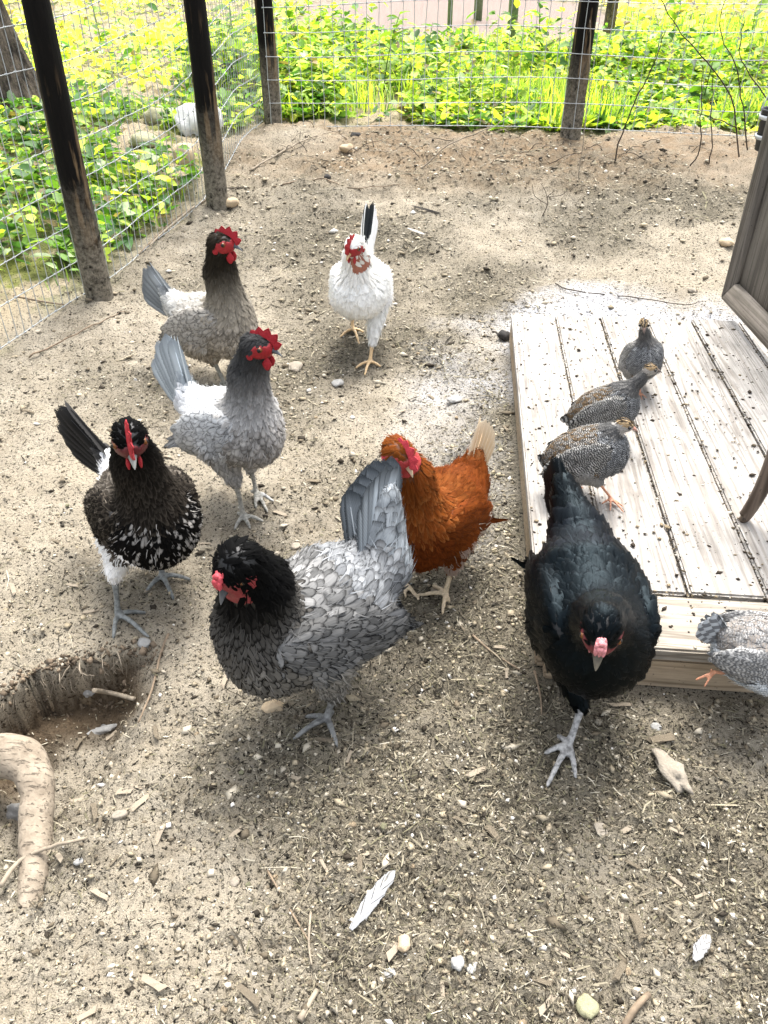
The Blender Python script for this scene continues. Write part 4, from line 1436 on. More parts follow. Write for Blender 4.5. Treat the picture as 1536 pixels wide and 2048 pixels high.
def feather_arrays(body, P0, N0, D0, L, W, lift, rng, snap=.9, strand=False, camber=.16):
    n = len(P0)
    S0 = np.cross(N0, D0)
    row_t, row_w, us = (ROW_T, ROW_W, (-1, 0, 1)) if not strand else (np.array([0, .5, 1.0]), np.array([1, .8, .1]), (-.5, .5))
    R, Cn = len(row_t), len(us)
    V = np.zeros((n, R, Cn, 3)); UV = np.zeros((n, R, Cn, 2))
    tipw = rng.uniform(.75, 1.1, n)
    curve = rng.normal(0, .06, n)
    jl = rng.uniform(-.0012, .0014, n)
    for r in range(R):
        t = row_t[r]
        for c, u in enumerate(us):
            w = row_w[r] * W * .5 * (tipw if r > 3 else 1)
            pos = P0 + D0 * (L * t)[:, None] + S0 * (u * w + curve * L * t * t)[:, None]
            if not strand and r == R - 2 and c == 1: pos = pos + D0 * (L * .01)[:, None]
            V[:, r, c] = pos
            UV[:, r, c] = ((u + 1) / 2, t if not strand else t * .8)
    flat_ = V.reshape(-1, 3)
    off = np.zeros((n, R, Cn))
    for r in range(R):
        for c, u in enumerate(us):
            off[:, r, c] = -.0022 + jl + lift * row_t[r] ** 1.2 - camber * W * u * u * .5
    for it in range(2):
        d = body.sdf(flat_); g = body.grad(flat_)
        flat_ = flat_ - g * ((d - off.ravel()) * snap)[:, None]
    b = (np.arange(n) * R * Cn)[:, None]
    q = []
    for r in range(R - 1):
        for c in range(Cn - 1):
            a = r * Cn + c
            q.append(b + [a, a + 1, a + Cn + 1, a + Cn])
    return flat_, np.concatenate(q), UV.reshape(-1, 2), R * Cn


def thin(points, rad, rng):
    """greedy minimum distance selection"""
    cell = {}
    keep = []
    for i in range(len(points)):
        p = points[i]; r = rad[i]
        cs = .012
        key = (int(math.floor(p[0] / cs)), int(math.floor(p[1] / cs)), int(math.floor(p[2] / cs)))
        ok = True
        m = int(math.ceil(r / cs))
        for a in range(key[0] - m, key[0] + m + 1):
            for b in range(key[1] - m, key[1] + m + 1):
                for c in range(key[2] - m, key[2] + m + 1):
                    for j in cell.get((a, b, c), ()):
                        q = points[j]
                        if (q[0] - p[0]) ** 2 + (q[1] - p[1]) ** 2 + (q[2] - p[2]) ** 2 < r * r:
                            ok = False; break
                    if not ok: break
                if not ok: break
            if not ok: break
        if ok:
            cell.setdefault(key, []).append(i); keep.append(i)
    return np.array(keep, int)


def quill_mesh(name, L, W, c, e, mat, bend=.06, twist=0., tip=.35, seed=0, notch=0.):
    """one long tail or flight feather along +X, face up +Z"""
    rng = np.random.default_rng(seed)
    n, m = 15, 7
    V, UV = [], []
    for a in range(n):
        t = a / (n - 1)
        w = W * .5 * (min(1, .30 + t * 2.2)) * math.sqrt(max(.0, 1 - max(0, (t - (1 - tip)) / tip) ** 2.2) + .003)
        for b in range(m):
            u = b / (m - 1) * 2 - 1
            rag = 1 + notch * rng.uniform(-.35, .12) if abs(u) == 1 else 1
            x = L * t
            V.append((x, u * w * rag * (1.15 if u > 0 else .85), bend * L * math.sin(t * 1.7) - .25 * w * u * u + twist * u * w * t))
            UV.append(((u + 1) / 2, t))
    q = [[a * m + b, a * m + b + 1, (a + 1) * m + b + 1, (a + 1) * m + b] for a in range(n - 1) for b in range(m - 1)]
    g = Geo(); g.tube([(0, 0, -.0005), (L * .4, 0, bend * L * .6), (L * .8, 0, bend * L * .97)], [W * .045, W * .035, W * .015], 5)
    nv = len(V)
    V = np.concatenate([np.array(V), np.concatenate(g.v)])
    cc = np.concatenate([np.tile(c, (nv, 1)), np.tile(np.clip(np.array(c) * 1.5 + .02, 0, .9), (len(V) - nv, 1))])
    ee = np.concatenate([np.tile(e, (nv, 1)), cc[nv:]])
    uv = np.concatenate([np.array(UV), np.full((len(V) - nv, 2), .5)])
    F = [np.concatenate([np.array(q), np.concatenate(g.q) + nv]), np.concatenate(g.t) + nv]
    return mesh_np(name, V, F, [mat], True, dict(col=cc, ecol=ee), uv)


def basis(x, zhint):
    x = unit(x); y = unit(np.cross(zhint, x)); z = np.cross(x, y)
    return np.stack([x, y, z], 0)      # rows


def place_local(o, origin, R, base):
    """put a mesh made in the frame R (rows) at origin, relative to the thing's base"""
    m = Matrix(((R[0][0], R[1][0], R[2][0], 0), (R[0][1], R[1][1], R[2][1], 0), (R[0][2], R[1][2], R[2][2], 0), (0, 0, 0, 1)))
    m.translation = Vector(np.asarray(origin) - base)
    o.matrix_local = m


def comb_mesh(kind, s, col, flop=0., seed=0, tall=1.0):
    """comb in the head frame (x forward, z up); single serrated blade or small pea comb"""
    if kind == 'single':
        n, m = 51, 6
        V = []
        for side in (1, -1):
            for a in range(n):
                t = a / (n - 1)
                ang = math.radians(4 + 118 * t)
                bx, bz = .040 * math.cos(ang) + .002, .030 * math.sin(ang) - .001
                ox, oz = math.cos(ang) * .75 - .25 * t, math.sin(ang) + .12
                nn = math.hypot(ox, oz); ox /= nn; oz /= nn
                env = math.sin(math.pi * min(1, (t * .93 + .07)) ** .8) ** .7
                tooth = 1 - abs(2 * ((t * 5.0) % 1.0) - 1)
                h = tall * .030 * env * (.50 + .50 * tooth) + .002
                for b in range(m):
                    q = b / (m - 1)
                    th = .0038 * (1 - q) ** .6 * (.5 + .5 * env) + .0009
                    V.append((bx + ox * h * q, side * th + flop * (h * q / .03) ** 2 * .016, bz + oz * h * q - abs(flop) * .007 * (h * q / .03) ** 2))
        V = np.array(V) * s
        q = []
        for sd in (0, 1):
            o = sd * n * m
            for a in range(n - 1):
                for b in range(m - 1):
                    f = [o + a * m + b, o + (a + 1) * m + b, o + (a + 1) * m + b + 1, o + a * m + b + 1]
                    q.append(f if sd else f[::-1])
        o = n * m
        for a in range(n - 1):
            q.append([a * m + m - 1, (a + 1) * m + m - 1, o + (a + 1) * m + m - 1, o + a * m + m - 1])
        for b in range(m - 1):
            q.append([b, b + 1, o + b + 1, o + b]); q.append([(n - 1) * m + b + 1, (n - 1) * m + b, o + (n - 1) * m + b, o + (n - 1) * m + b + 1])
        me = mesh_np('comb', V, np.array(q), [M['comb']], True, dict(col=np.tile(col, (len(V), 1))))
    else:
        g = Geo()
        for row, (y, hh) in enumerate(((0, .011), (.0055, .007), (-.0055, .007))):
            pts = [(.043 - .027 * t, y * (1 - .3 * t), .012 + .014 * math.sin(t * 2.2) + .002 * math.sin(t * 22 + row)) for t in np.linspace(0, 1, 12)]
            g.tube(np.array(pts) * s, np.interp(np.linspace(0, 1, 12), [0, .12, .4, .8, .95, 1], [.0012, .0035, hh * .62, hh * .55, .0025, .0008]) * s, 10, True, col)
        me = g.mesh('comb', [M['comb']])
    return me


def blob_mesh(name, r, col, mat, seed=0, drop=0.):
    """soft lens / teardrop: ellipsoid radii r, narrowed at the top by drop"""
    n, m = 14, 10
    V = [];
    for a in range(m + 1):
        ph = math.pi * a / m
        for b in range(n):
            th = 2 * math.pi * b / n
            x, y, z = math.sin(ph) * math.cos(th), math.sin(ph) * math.sin(th), math.cos(ph)
            k = 1 - drop * max(0, z) ** 1.0
            w = 1 + .05 * math.sin(3 * th + seed) + .04 * math.sin(5 * ph + seed)
            V.append((x * r[0] * k * w, y * r[1] * k * w, z * r[2]))
    q = [[a * n + b, (a + 1) * n + b, (a + 1) * n + (b + 1) % n, a * n + (b + 1) % n] for a in range(m) for b in range(n)]
    return mesh_np(name, np.array(V), np.array(q), [mat], True, dict(col=np.tile(col, ((m + 1) * n, 1))))


def beak_mesh(s, col, tipcol, open_=0.0):
    g = Geo()
    def jaw(sgn, L, w0, h0, hook):
        n, m = 9, 10
        V, C = [], []
        for a in range(n):
            t = a / (n - 1)
            w = w0 * (1 - t) ** .75 + .0006; h = h0 * (1 - t ** 1.5) + .0006
            cx = .030 + L * t; cz = -.003 - hook * t ** 2.2
            for b in range(m):
                th = math.pi * b / (m - 1)
                V.append((cx, math.cos(th) * w, cz + sgn * math.sin(th) * h)); C.append(np.array(col) * (1 - t) + np.array(tipcol) * t)
            V.append((cx, 0, cz - sgn * .0005)); C.append(C[-1])
        k = m + 1
        q = [[a * k + b, a * k + (b + 1) % k, (a + 1) * k + (b + 1) % k, (a + 1) * k + b] for a in range(n - 1) for b in range(k)]
        g.put(np.array(V) * s, q if sgn > 0 else [f[::-1] for f in q], (), np.array(C))
    jaw(1, .030, .0095, .010, .010)
    jaw(-1, .022, .0078, .006, .004)
    return g.mesh('beak', [M['beak']])


def build_bird(sp):
    rng = np.random.default_rng(sp.get('seed', 1))
    s = sp['s']; phi = math.radians(sp['phi']); beta = math.radians(sp.get('beta', 12))
    keet = sp.get('keet', False)
    hz = sp.get('floor')
    feet = []
    for lg in sp['legs']:
        feet.append(np.array(lg['at']) if 'at' in lg else gp(*lg['foot'], hz))
    Y0 = sp['Y'] if 'Y' in sp else float(np.mean([f[1] for f in feet]))
    Fh = np.array([math.cos(phi), math.sin(phi), 0])
    a = np.array([math.cos(phi) * math.cos(beta), math.sin(phi) * math.cos(beta), math.sin(beta)])
    sd = np.array([-math.sin(phi), math.cos(phi), 0])           # bird's left
    up = np.cross(a, sd)
    C = P(*sp['C'], Y0 + sp.get('dC', 0.0))
    R = np.stack([a, sd, up], 0)
    base = np.array([C[0], C[1], hz if hz is not None else gz(C[0], C[1])])

    def L(x, y, z):
        return C + (a * x + sd * y + up * z) * s
    hd_f = sp.get('head_fwd', .15)
    head = P(*sp['head'], C[1] + hd_f * s * math.sin(phi) + sp.get('dHead', 0))
    haz, hel = math.radians(sp['hdir'][0]), math.radians(sp['hdir'][1])
    hx = np.array([math.cos(haz) * math.cos(hel), math.sin(haz) * math.cos(hel), math.sin(hel)])
    HR = basis(hx, np.array([0, 0, 1.0]) + np.array(sp.get('hroll', (0, 0, 0))))
    hs = s * sp.get('headscale', 1.0)
    tail_f = sp.get('tail_back', .27)
    tail = P(*sp['tail'], C[1] - tail_f * s * math.sin(phi) + sp.get('dTail', 0))
    tbase = L(-.150, 0, .055)
    if keet: tbase = L(-.14, 0, .01)
    tdir = unit(tail - tbase)
    fat = sp.get('fat', 1.0)

    B = Body()
    B.ell(L(0, 0, 0), R, np.array([.140, .092 * fat, .092 * fat]) * s, -a - up * .10, 'back')
    B.ell(L(.075, 0, -.012), R, np.array([.080, .080 * fat, .092]) * s, -a * .8 - up * .9, 'breast', .03)
    B.ell(L(-.055, 0, -.045), R, np.array([.095, .074 * fat, .062]) * s, -a - up * .5, 'belly', .03)
    if keet:
        B.cone(L(-.08, 0, .0), tbase, .055 * s, .014 * s, -a - up * .1, 'rump', .03)
    else:
        rw = sp.get('rump', 1.0)
        B.cone(L(-.085, 0, .025), tbase, .066 * s * rw, .034 * s * rw, tdir * .8 - a * .5, 'rump', .04)
        B.cone(tbase, tbase + tdir * sp.get('covert', .07) * s, .036 * s * rw, sp.get('covr', .014) * s * rw, tdir, 'tailbase', .03)
    nb = L(.095, 0, .045)
    bend = sp.get('neckbend', .02)
    nm = nb * .45 + head * .55 + (-Fh * bend + np.array([0, 0, 1]) * .0) * s
    nr = sp.get('neck', 1.0)
    fl = unit(nb - head)
    n0, n1, n2 = ((.060, .044, .031) if not keet else (.042, .022, .018))
    B.cone(nb, nm, n0 * s * nr, n1 * s * nr, fl, 'neck', .035)
    B.cone(nm, head - hx * .006 * s, n1 * s * nr, n2 * s * nr, fl, 'neck', .02)
    hr = np.array([.040, .029, .031]) if not keet else np.array([.036, .024, .026])
    B.ell(head, HR, hr * hs, -hx - HR[2] * .25, 'head', .012)
    wing_t = -a * .95 - up * sp.get('wingdrop', .22)
    wdir = unit(wing_t)
    for sgn in (1, -1):
        WR = basis(wdir, up)
        WR = np.stack([WR[0], np.cross(WR[2], WR[0]), WR[2]], 0)
        wc = L(-.025, sgn * .074 * fat, .006)
        B.ell(wc, WR, np.array([.135, .024, .060]) * s, wing_t, 'wingL' if sgn > 0 else 'wingR', .010)
    legs = []
    for lg, foot in zip(sp['legs'], feet):
        sgn = lg['side']
        if 'hock' in lg:
            hock = P(*lg['hock'], foot[1] - lg.get('back', .03) * s * math.sin(phi))
        else:
            hock = foot + np.array(lg['hock3']) * s
        hip = L(-.005, sgn * .052 * fat, -.040)
        tr = lg.get('thigh', 1.0)
        B.cone(hip, hock * .8 + hip * .2, .050 * s * tr, .020 * s * tr, unit(hock - hip), 'thigh', .025)
        B.cone(hock * .8 + hip * .2, hock, .020 * s * tr, .010 * s, unit(hock - hip), 'thigh', .008)
        toes = []
        if 'toes' in lg:
            toes = [gp(*t, hz) for t in lg['toes']]
        elif 'toes3' in lg:
            toes = [foot + np.array(t) * s for t in lg['toes3']]
        else:
            ta = math.radians(lg.get('toeaz', sp['phi']))
            for da, ln in ((0, .068), (.62, .055), (-.62, .055), (math.pi * .93, .030)):
                toes.append(foot + np.array([math.cos(ta + da), math.sin(ta + da), 0]) * ln * s)
        legs.append((hock, foot, toes, DECK_Z if lg.get('deck') else hz))
    for t in B.prims: pass
    tags = [q[2] for q in B.prims]

    root = add(sp['name'], None, loc=base, label=sp['label'], cat=sp['cat'], group=sp.get('group'))
    V, Q = B.mesh(.0075 if not keet else .006)

    # ---- continuous body: trunk, legs and toes fused by a voxel remesh
    g = Geo()
    g.put(V, Q)
    lr = .0075 * s * (1.0 if not keet else .8)
    air = sp.get('air', False)
    for hock, foot, toes, hz_ in legs:
        ball = foot + np.array([0, 0, .011 * s])
        g.tube(smooth_path([hock + (hock - ball) * .12, hock, hock * .5 + ball * .5 + Fh * .002, ball + [0, 0, .004], ball - [0, 0, .003]], 4), np.interp(np.linspace(0, 1, 17), [0, .25, .5, .9, 1], [lr * .9, lr * 1.15, lr * .85, lr * 1.1, lr * .9]), 10)
        for t in toes:
            d = t - foot; ln = np.linalg.norm(d)
            if not air:
                d[2] = 0
            e = foot + d
            if not air:
                e[2] = hz_ if hz_ is not None else gz(e[0], e[1])
            k = np.linspace(0, 1, 12)
            pts = ball[None] * (1 - k)[:, None] + (e + [0, 0, .0045 * s])[None] * k[:, None]
            pts[:, 2] += .010 * s * np.sin(math.pi * np.clip(k * 1.15, 0, 1)) * (ln / .06) * .45
            if not air:
                zg = np.array([hz_ if hz_ is not None else gz(q[0], q[1]) for q in pts])
                pts[:, 2] = np.maximum(pts[:, 2], zg + .0035 * s)
            rad = lr * np.interp(k, [0, .15, .35, .45, .62, .72, .88, .94, 1], [1.0, .78, .86, .7, .76, .62, .62, .36, .12])
            g.tube(pts, rad, 8)
    me0 = g.mesh('tmp')
    tmp = bpy.data.objects.new('tmp', me0); COL.objects.link(tmp)
    md = tmp.modifiers.new('r', 'REMESH'); md.mode = 'VOXEL'; md.voxel_size = .0043 if not keet else .0031; md.use_smooth_shade = True
    dg = bpy.context.evaluated_depsgraph_get()
    ev = tmp.evaluated_get(dg)
    me = bpy.data.meshes.new_from_object(ev)
    bpy.data.objects.remove(tmp); bpy.data.meshes.remove(me0)
    nv = len(me.vertices)
    co = np.zeros(nv * 3); me.vertices.foreach_get('co', co); co = co.reshape(-1, 3)
    # colours of the body mesh
    loc = ((co - C) @ R.T) / s
    _, tg = B.flow_tag(co)
    tagn = np.array(tags)[tg]
    hl = ((co - head) @ HR.T) / hs
    colr = np.zeros((nv, 3))
    for t in set(tagn):
        m = tagn == t
        c, e = sp['col'](t, loc[m], np.full(m.sum(), .5), hl[m])
        colr[m] = c * .85
    # legs
    dl = np.full(nv, 1e9)
    for hock, foot, toes, _ in legs:
        dl = np.minimum(dl, sd_cone(co, hock, foot + [0, 0, .01 * s], lr, lr))
        for t in toes:
            dl = np.minimum(dl, sd_cone(co, foot + [0, 0, .008 * s], np.array([t[0], t[1], (t[2] if air else foot[2]) + .004]), lr, lr))
    lm_ = (dl < .014) & (B.sdf(co) > .003) | (dl < .003)
    band = .75 + .4 * (np.sin((co[:, 0] + co[:, 1] + co[:, 2] * 1.5) * 900 / s) > 0)
    lc = np.array(sp['leg'])
    mott = sp.get('legmott', .5)
    nz = vnoise(co[:, 0] * 160 + co[:, 2] * 90, co[:, 1] * 160 + co[:, 2] * 120, 3) + .5
    colr = np.where(lm_[:, None], lc * (1 - mott * .75 * (nz > .62))[:, None] * (.8 + .2 * band)[:, None], colr)
    face = np.zeros(nv, bool)
    if not keet:
        fx, fz = sp.get('face', (1.0, 1.0))
        q = ((hl[:, 0] - .016) / (.023 * fx)) ** 2 + ((hl[:, 2] + .002) / (.018 * fz)) ** 2
        face = (q < 1) & (np.abs(hl[:, 1]) > .008) & (np.linalg.norm(hl, axis=1) < .06)
        face |= (hl[:, 0] > .030) & (np.linalg.norm(hl, axis=1) < .06)
        colr = np.where(face[:, None], np.array(sp.get('facecol', (.30, .012, .016))), colr)
    if 'bodypaint' in sp:
        colr = sp['bodypaint'](colr, loc, hl)
    at = me.attributes.new('col', 'FLOAT_COLOR', 'POINT')
    at.data.foreach_set('color', np.concatenate([colr, np.ones((nv, 1))], 1).astype(np.float32).ravel())
    gsh = B.grad(co)
    sd_ = B.sdf(co)
    shr = np.where((sd_ < .004) & (sd_ > -.006) & ~face & ~lm_, .0032 if not keet else .0024, 0.0)
    if 'naked' in sp: shr = np.where(sp['naked'](loc, hl, co), 0, shr)
    co = co - gsh * shr[:, None]
    co -= base
    me.vertices.foreach_set('co', co.astype(np.float32).ravel())
    me.name = 'body'; me.materials.clear(); me.materials.append(M['bird_skin'])
    me.polygons.foreach_set('use_smooth', np.ones(len(me.polygons), bool)); me.update()
    add('body', me, root)

    # ---- plumage
    fm = M[sp.get('fmat', 'feather')]
    tri = np.concatenate([Q[:, [0, 1, 2]], Q[:, [0, 2, 3]]])
    ar = np.linalg.norm(np.cross(V[tri[:, 1]] - V[tri[:, 0]], V[tri[:, 2]] - V[tri[:, 0]]), axis=1)
    nc = sp.get('cand', 12000)
    ti = rng.choice(len(tri), nc, p=ar / ar.sum())
    r1, r2 = rng.uniform(0, 1, (2, nc)); fl_ = r1 + r2 > 1; r1[fl_] = 1 - r1[fl_]; r2[fl_] = 1 - r2[fl_]
    p = V[tri[ti, 0]] + (V[tri[ti, 1]] - V[tri[ti, 0]]) * r1[:, None] + (V[tri[ti, 2]] - V[tri[ti, 0]]) * r2[:, None]
    flw, tg = B.flow_tag(p)
    tagn = np.array(tags)[tg]
    #            length width  spacing lift
    K = dict(back=(.042, .024, .0095, .006), breast=(.036, .022, .0088, .006), belly=(.050, .020, .0105, .010), rump=(.056, .026, .0105, .008), tailbase=(.072, .032, .0105, .008),
             neck=(.044, .0125, .0066, .005), head=(.014, .0075, .0042, .0025), wingL=(.044, .024, .0100, .005), wingR=(.044, .024, .0100, .005), thigh=(.040, .015, .0085, .008))
    if keet:
        K = {k: (v[0] * .62, v[1] * .62, v[2] * .70, v[3] * .6) for k, v in K.items()}
    fs = sp.get('fsize', 1.0)
    kk = np.array([K[t] for t in tagn]) * s * fs
    if sp.get('kover'):
        for t, mul in sp['kover'].items():
            kk[tagn == t] *= np.array(mul)
    keep = thin(p, kk[:, 2], rng)
    # loose barbs and down that break up the vane edges (marked by a negative spacing)
    extra = rng.choice(len(p), sp.get('down', 3600), replace=True)
    extra = extra[tagn[extra] != 'head']
    ke = kk[extra] * np.array([.62, .0, -1, sp.get('downlift', 1.6)]); ke[:, 1] = .0044 * s
    p, flw, tagn, kk = (np.concatenate([q[keep], r]) for q, r in ((p, p[extra]), (flw, flw[extra] + rng.normal(0, .22, (len(extra), 3))), (tagn, tagn[extra]), (kk, ke)))
    N = B.grad(p)
    hl = ((p - head) @ HR.T) / hs
    if not keet:
        q = ((hl[:, 0] - .016) / (.021 * fx)) ** 2 + ((hl[:, 2] + .002) / (.0165 * fz)) ** 2
        bad = ((q < 1) & (np.abs(hl[:, 1]) > .008) & (np.linalg.norm(hl, axis=1) < .05)) | ((hl[:, 0] > .031) & (np.linalg.norm(hl, axis=1) < .06))
    else:
        bad = (hl[:, 0] > .026) & (np.linalg.norm(hl, axis=1) < .05)
    if 'naked' in sp:
        bad |= sp['naked'](((p - C) @ R.T) / s, hl, p)
    p, flw, tagn, kk, N, hl = (q[~bad] for q in (p, flw, tagn, kk, N, hl))
    n = len(p)
    D = flw + rng.normal(0, .10 + .10 * sp.get('ruffle', 0), (n, 3))
    D = D - N * (D * N).sum(1, keepdims=True); D /= np.linalg.norm(D, axis=1, keepdims=True) + 1e-9
    Ls = kk[:, 0] * rng.uniform(.8, 1.2, n); Ws = kk[:, 1] * rng.uniform(.85, 1.15, n)
    lift = kk[:, 3] * rng.uniform(.6, 1.5, n)
    loc = ((p - C) @ R.T) / s
    # longer flight feathers towards the rear of the wing
    iw = np.char.startswith(tagn.astype(str), 'wing')
    rear = np.clip((-loc[:, 0] - .0) / .10, 0, 1)
    Ls = np.where(iw, Ls * (1 + .75 * rear), Ls)
    colr = np.zeros((n, 3)); ecol = np.zeros((n, 3))
    rnd = rng.uniform(0, 1, n)
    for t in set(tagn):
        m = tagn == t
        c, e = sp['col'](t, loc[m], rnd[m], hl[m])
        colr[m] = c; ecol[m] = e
    jit = rng.uniform(.82, 1.18, (n, 1)) if not sp.get('even') else rng.uniform(.94, 1.06, (n, 1))
    colr = np.clip(colr * jit, 0, .9); ecol = np.clip(ecol * jit, 0, .9)
    for part, mask in (('plumage', ~iw), ('wing', tagn == 'wingL'), ('wing', tagn == 'wingR')):
        if mask.sum() == 0: continue
        Va, Qa, Ua, Ca, Ea, nva = [], [], [], [], [], 0
        for st, mk in ((False, mask & (kk[:, 2] > 0)), (True, mask & (kk[:, 2] < 0))):
            Vf, Qf, UVf, nvf = feather_arrays(B, p[mk], N[mk], D[mk], Ls[mk], Ws[mk], lift[mk], rng, snap=.88 if part == 'plumage' else .93, strand=st)
            Va.append(Vf); Qa.append(Qf + nva); Ua.append(UVf); nva += len(Vf)
            Ca.append(np.repeat(colr[mk], nvf, 0)); Ea.append(np.repeat(ecol[mk] if not st else (colr[mk] + ecol[mk]) / 2, nvf, 0))
        mef = mesh_np(part, np.concatenate(Va) - base, np.concatenate(Qa), [fm], True, dict(col=np.concatenate(Ca), ecol=np.concatenate(Ea)), np.concatenate(Ua))
        add(part, mef, root, kind='stuff' if part == 'plumage' else None)

    # ---- flight feathers along the wing, joined to the tail end
    fr = sp.get('flights', 5)
    for sgn in (1, -1):
        for k in range(fr):
            st = L(-.075 - .004 * k, sgn * (.092 * fat - .0035 * k), .030 - .011 * k)
            d = unit(wdir + up * (.02 * k) - sd * sgn * (.14 + .03 * k))
            c, e = sp['col']('flight', np.array([[-.12, sgn * .08, .02]]), np.array([.35 + .06 * k]), np.zeros((1, 3)))
            q = quill_mesh('flight_feather', (sp.get('flen', .095) if not keet else .075) * s, .024 * s, c[0], e[0], fm, .0, 0, .35, k)
            FR = basis(d, unit(sd * sgn * .9 + up * .35))
            o = add('flight_feather', q, root); place_local(o, st, FR, base)

    # ---- tail feathers
    nt = sp.get('tailn', 12)
    tl = np.linalg.norm(tail - tbase)
    spread = math.radians(sp.get('spread', 20)); tw = sp.get('tailw', .042) * s
    tside = unit(np.cross(np.array([0, 0, 1.0]), tdir) if sp.get('flat_tail') else sd - tdir * (sd @ tdir))
    tup = unit(np.cross(tdir, tside)) * (1 if np.cross(tdir, tside)[2] >= -.3 else -1)
    for k in range(nt):
        sgn = 1 if k % 2 else -1
        j = (k // 2) / max(1, nt // 2 - 1)            # 0 top pair .. 1 outer
        al = spread * (.45 - 1.25 * j) * sp.get('fanv', 1)
        be = math.radians(sp.get('tent', 3.5)) * (0.25 + j) * sgn
        d = unit(tdir * math.cos(al) + tup * math.sin(al) + tside * math.tan(be))
        st = tbase - tdir * .015 * s + tside * sgn * (.003 + .006 * j) * s - tup * (.030 * j) * s
        nrm = unit(tside * sgn * sp.get('tentn', .85) + tup * .45 + np.array([0, 0, .1]))
        ln = tl * (1.02 - .22 * j * j) * rng.uniform(.95, 1.04)
        c, e = sp['tailcol'](k, j, rng.uniform())
        q = quill_mesh('tail_feather', ln, tw * rng.uniform(.9, 1.1), c, e, fm, .025 * sgn * 0 + .02, 0, .30, k, notch=.12)
        o = add('tail_feather', q, root); place_local(o, st, basis(d, nrm), base)

    # ---- head furniture
    if not keet:
        ck = sp.get('comb', 'single')
        rc = np.array(sp.get('combcol', (.36, .010, .018)))
        o = add('comb', comb_mesh(ck, hs * (1.0 if ck == 'single' else .98), rc, sp.get('flop', 0), 0, sp.get('combtall', 1.0)), root); place_local(o, head, HR, base)
        ws = sp.get('wattle', 1.0)
        for sgn in (1, -1):
            o = add('wattle', blob_mesh('wattle', np.array([.011, .0042, .017]) * hs * ws, rc, M['comb'], sgn, .45), root)
            WRr = basis(hx * np.array([1, 1, .2]), [0, 0, 1])
            place_local(o, head + HR[0] * .026 * hs + HR[1] * sgn * .011 * hs - HR[2] * .020 * hs - np.array([0, 0, .012 * hs * ws]), WRr, base)
            if sp.get('lobe', 1.0) < .5: continue
            o = add('earlobe', blob_mesh('earlobe', np.array([.009, .0035, .0115]) * hs * sp.get('lobe', 1.0), rc * .95, M['comb'], sgn + 3, .2), root)
            place_local(o, head - HR[0] * .008 * hs + HR[1] * sgn * .0285 * hs - HR[2] * .012 * hs, HR, base)
    for sgn in (1, -1):
        er = (.0070 if not keet else .0066) * hs * sp.get('eyesize', 1.0)
        ec = head + HR[0] * .014 * hs + HR[1] * sgn * ((.0262 if not keet else .0225) * hs - er * .25) + HR[2] * .005 * hs
        eme = blob_mesh('eye', np.array([er, er, er]), (.3, .1, .02), M['eye'] if not keet else M['pupil'], 0)
        o = add('eye', eme, root); place_local(o, ec, HR, base)
        o2 = add('pupil', blob_mesh('pupil', np.array([er * .72, er * .5, er * .72]), (0, 0, 0), M['pupil'], 0), o, (0, sgn * er * .58, 0))
    o = add('beak', beak_mesh(hs * (1.0 if not keet else .92), sp['beak'][0], sp['beak'][1]), root); place_local(o, head, HR, base)
    return root


def V3(*c):
    return np.array(c, float)


def rep(c, n):
    return np.tile(np.asarray(c, float), (n, 1))


def lerp(a, b, t):
    t = np.clip(np.asarray(t, float), 0, 1)[:, None]
    return np.asarray(a) * (1 - t) + np.asarray(b) * t

# ---- plumage colours: (tag, local position, random, head-local position) -> feather centre, feather edge
def col_pale_grey(t, l, r, h):
    n = len(l)
    if t == 'head': return rep((.022, .022, .022), n), rep((.06, .06, .06), n)
    if t == 'neck':
        k = sstep(.05, .20, l[:, 2])
        c = lerp((.27, .265, .255), (.03, .03, .03), k); return c, c * 1.7
    if t == 'breast': c = lerp((.44, .425, .40), (.20, .19, .175), r); return c, c * .45
    if t in ('belly', 'thigh'): c = lerp((.50, .50, .49), (.25, .25, .245), r); return c, c * .6
    if t == 'rump': return rep((0.56, 0.568, 0.576), n), rep((0.656, 0.664, 0.672), n)
    if t == 'tailbase': return rep((0.336, 0.368, 0.384), n), rep((0.48, 0.512, 0.528), n)
    if t == 'back': return rep((0.528, 0.536, 0.536), n), rep((0.624, 0.632, 0.632), n)
    if t == 'flight': return rep((0.192, 0.2, 0.2), n), rep((0.288, 0.296, 0.296), n)
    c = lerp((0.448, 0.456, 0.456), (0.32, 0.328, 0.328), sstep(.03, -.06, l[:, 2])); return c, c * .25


def col_brown_grey(t, l, r, h):
    n = len(l)
    if t == 'head': return rep((.016, .012, .008), n), rep((.035, .028, .02), n)
    if t == 'neck':
        k = sstep(.06, .20, l[:, 2])
        c = lerp((.20, .18, .145), (.016, .013, .009), k); return c, c * 1.6
    if t == 'breast': c = lerp((.40, .36, .30), (.15, .133, .108), r); return c, c * .5
    if t in ('belly', 'thigh'): c = lerp((.40, .355, .29), (.17, .15, .12), r); return c, c * .6
    if t == 'rump': return rep((0.4347, 0.4253, 0.3969), n), rep((0.5859, 0.5765, 0.5481), n)
    if t == 'tailbase': return rep((0.2552, 0.2646, 0.2646), n), rep((0.3969, 0.4158, 0.4158), n)
    if t == 'back': return rep((0.378, 0.3638, 0.3307), n), rep((0.2268, 0.2126, 0.189), n)
    if t == 'flight': return rep((0.1607, 0.1465, 0.1229), n), rep((0.2457, 0.2268, 0.189), n)
    c = lerp((0.3213, 0.3024, 0.2693), (0.2268, 0.2079, 0.1796), sstep(.03, -.06, l[:, 2])); return c, c * .18


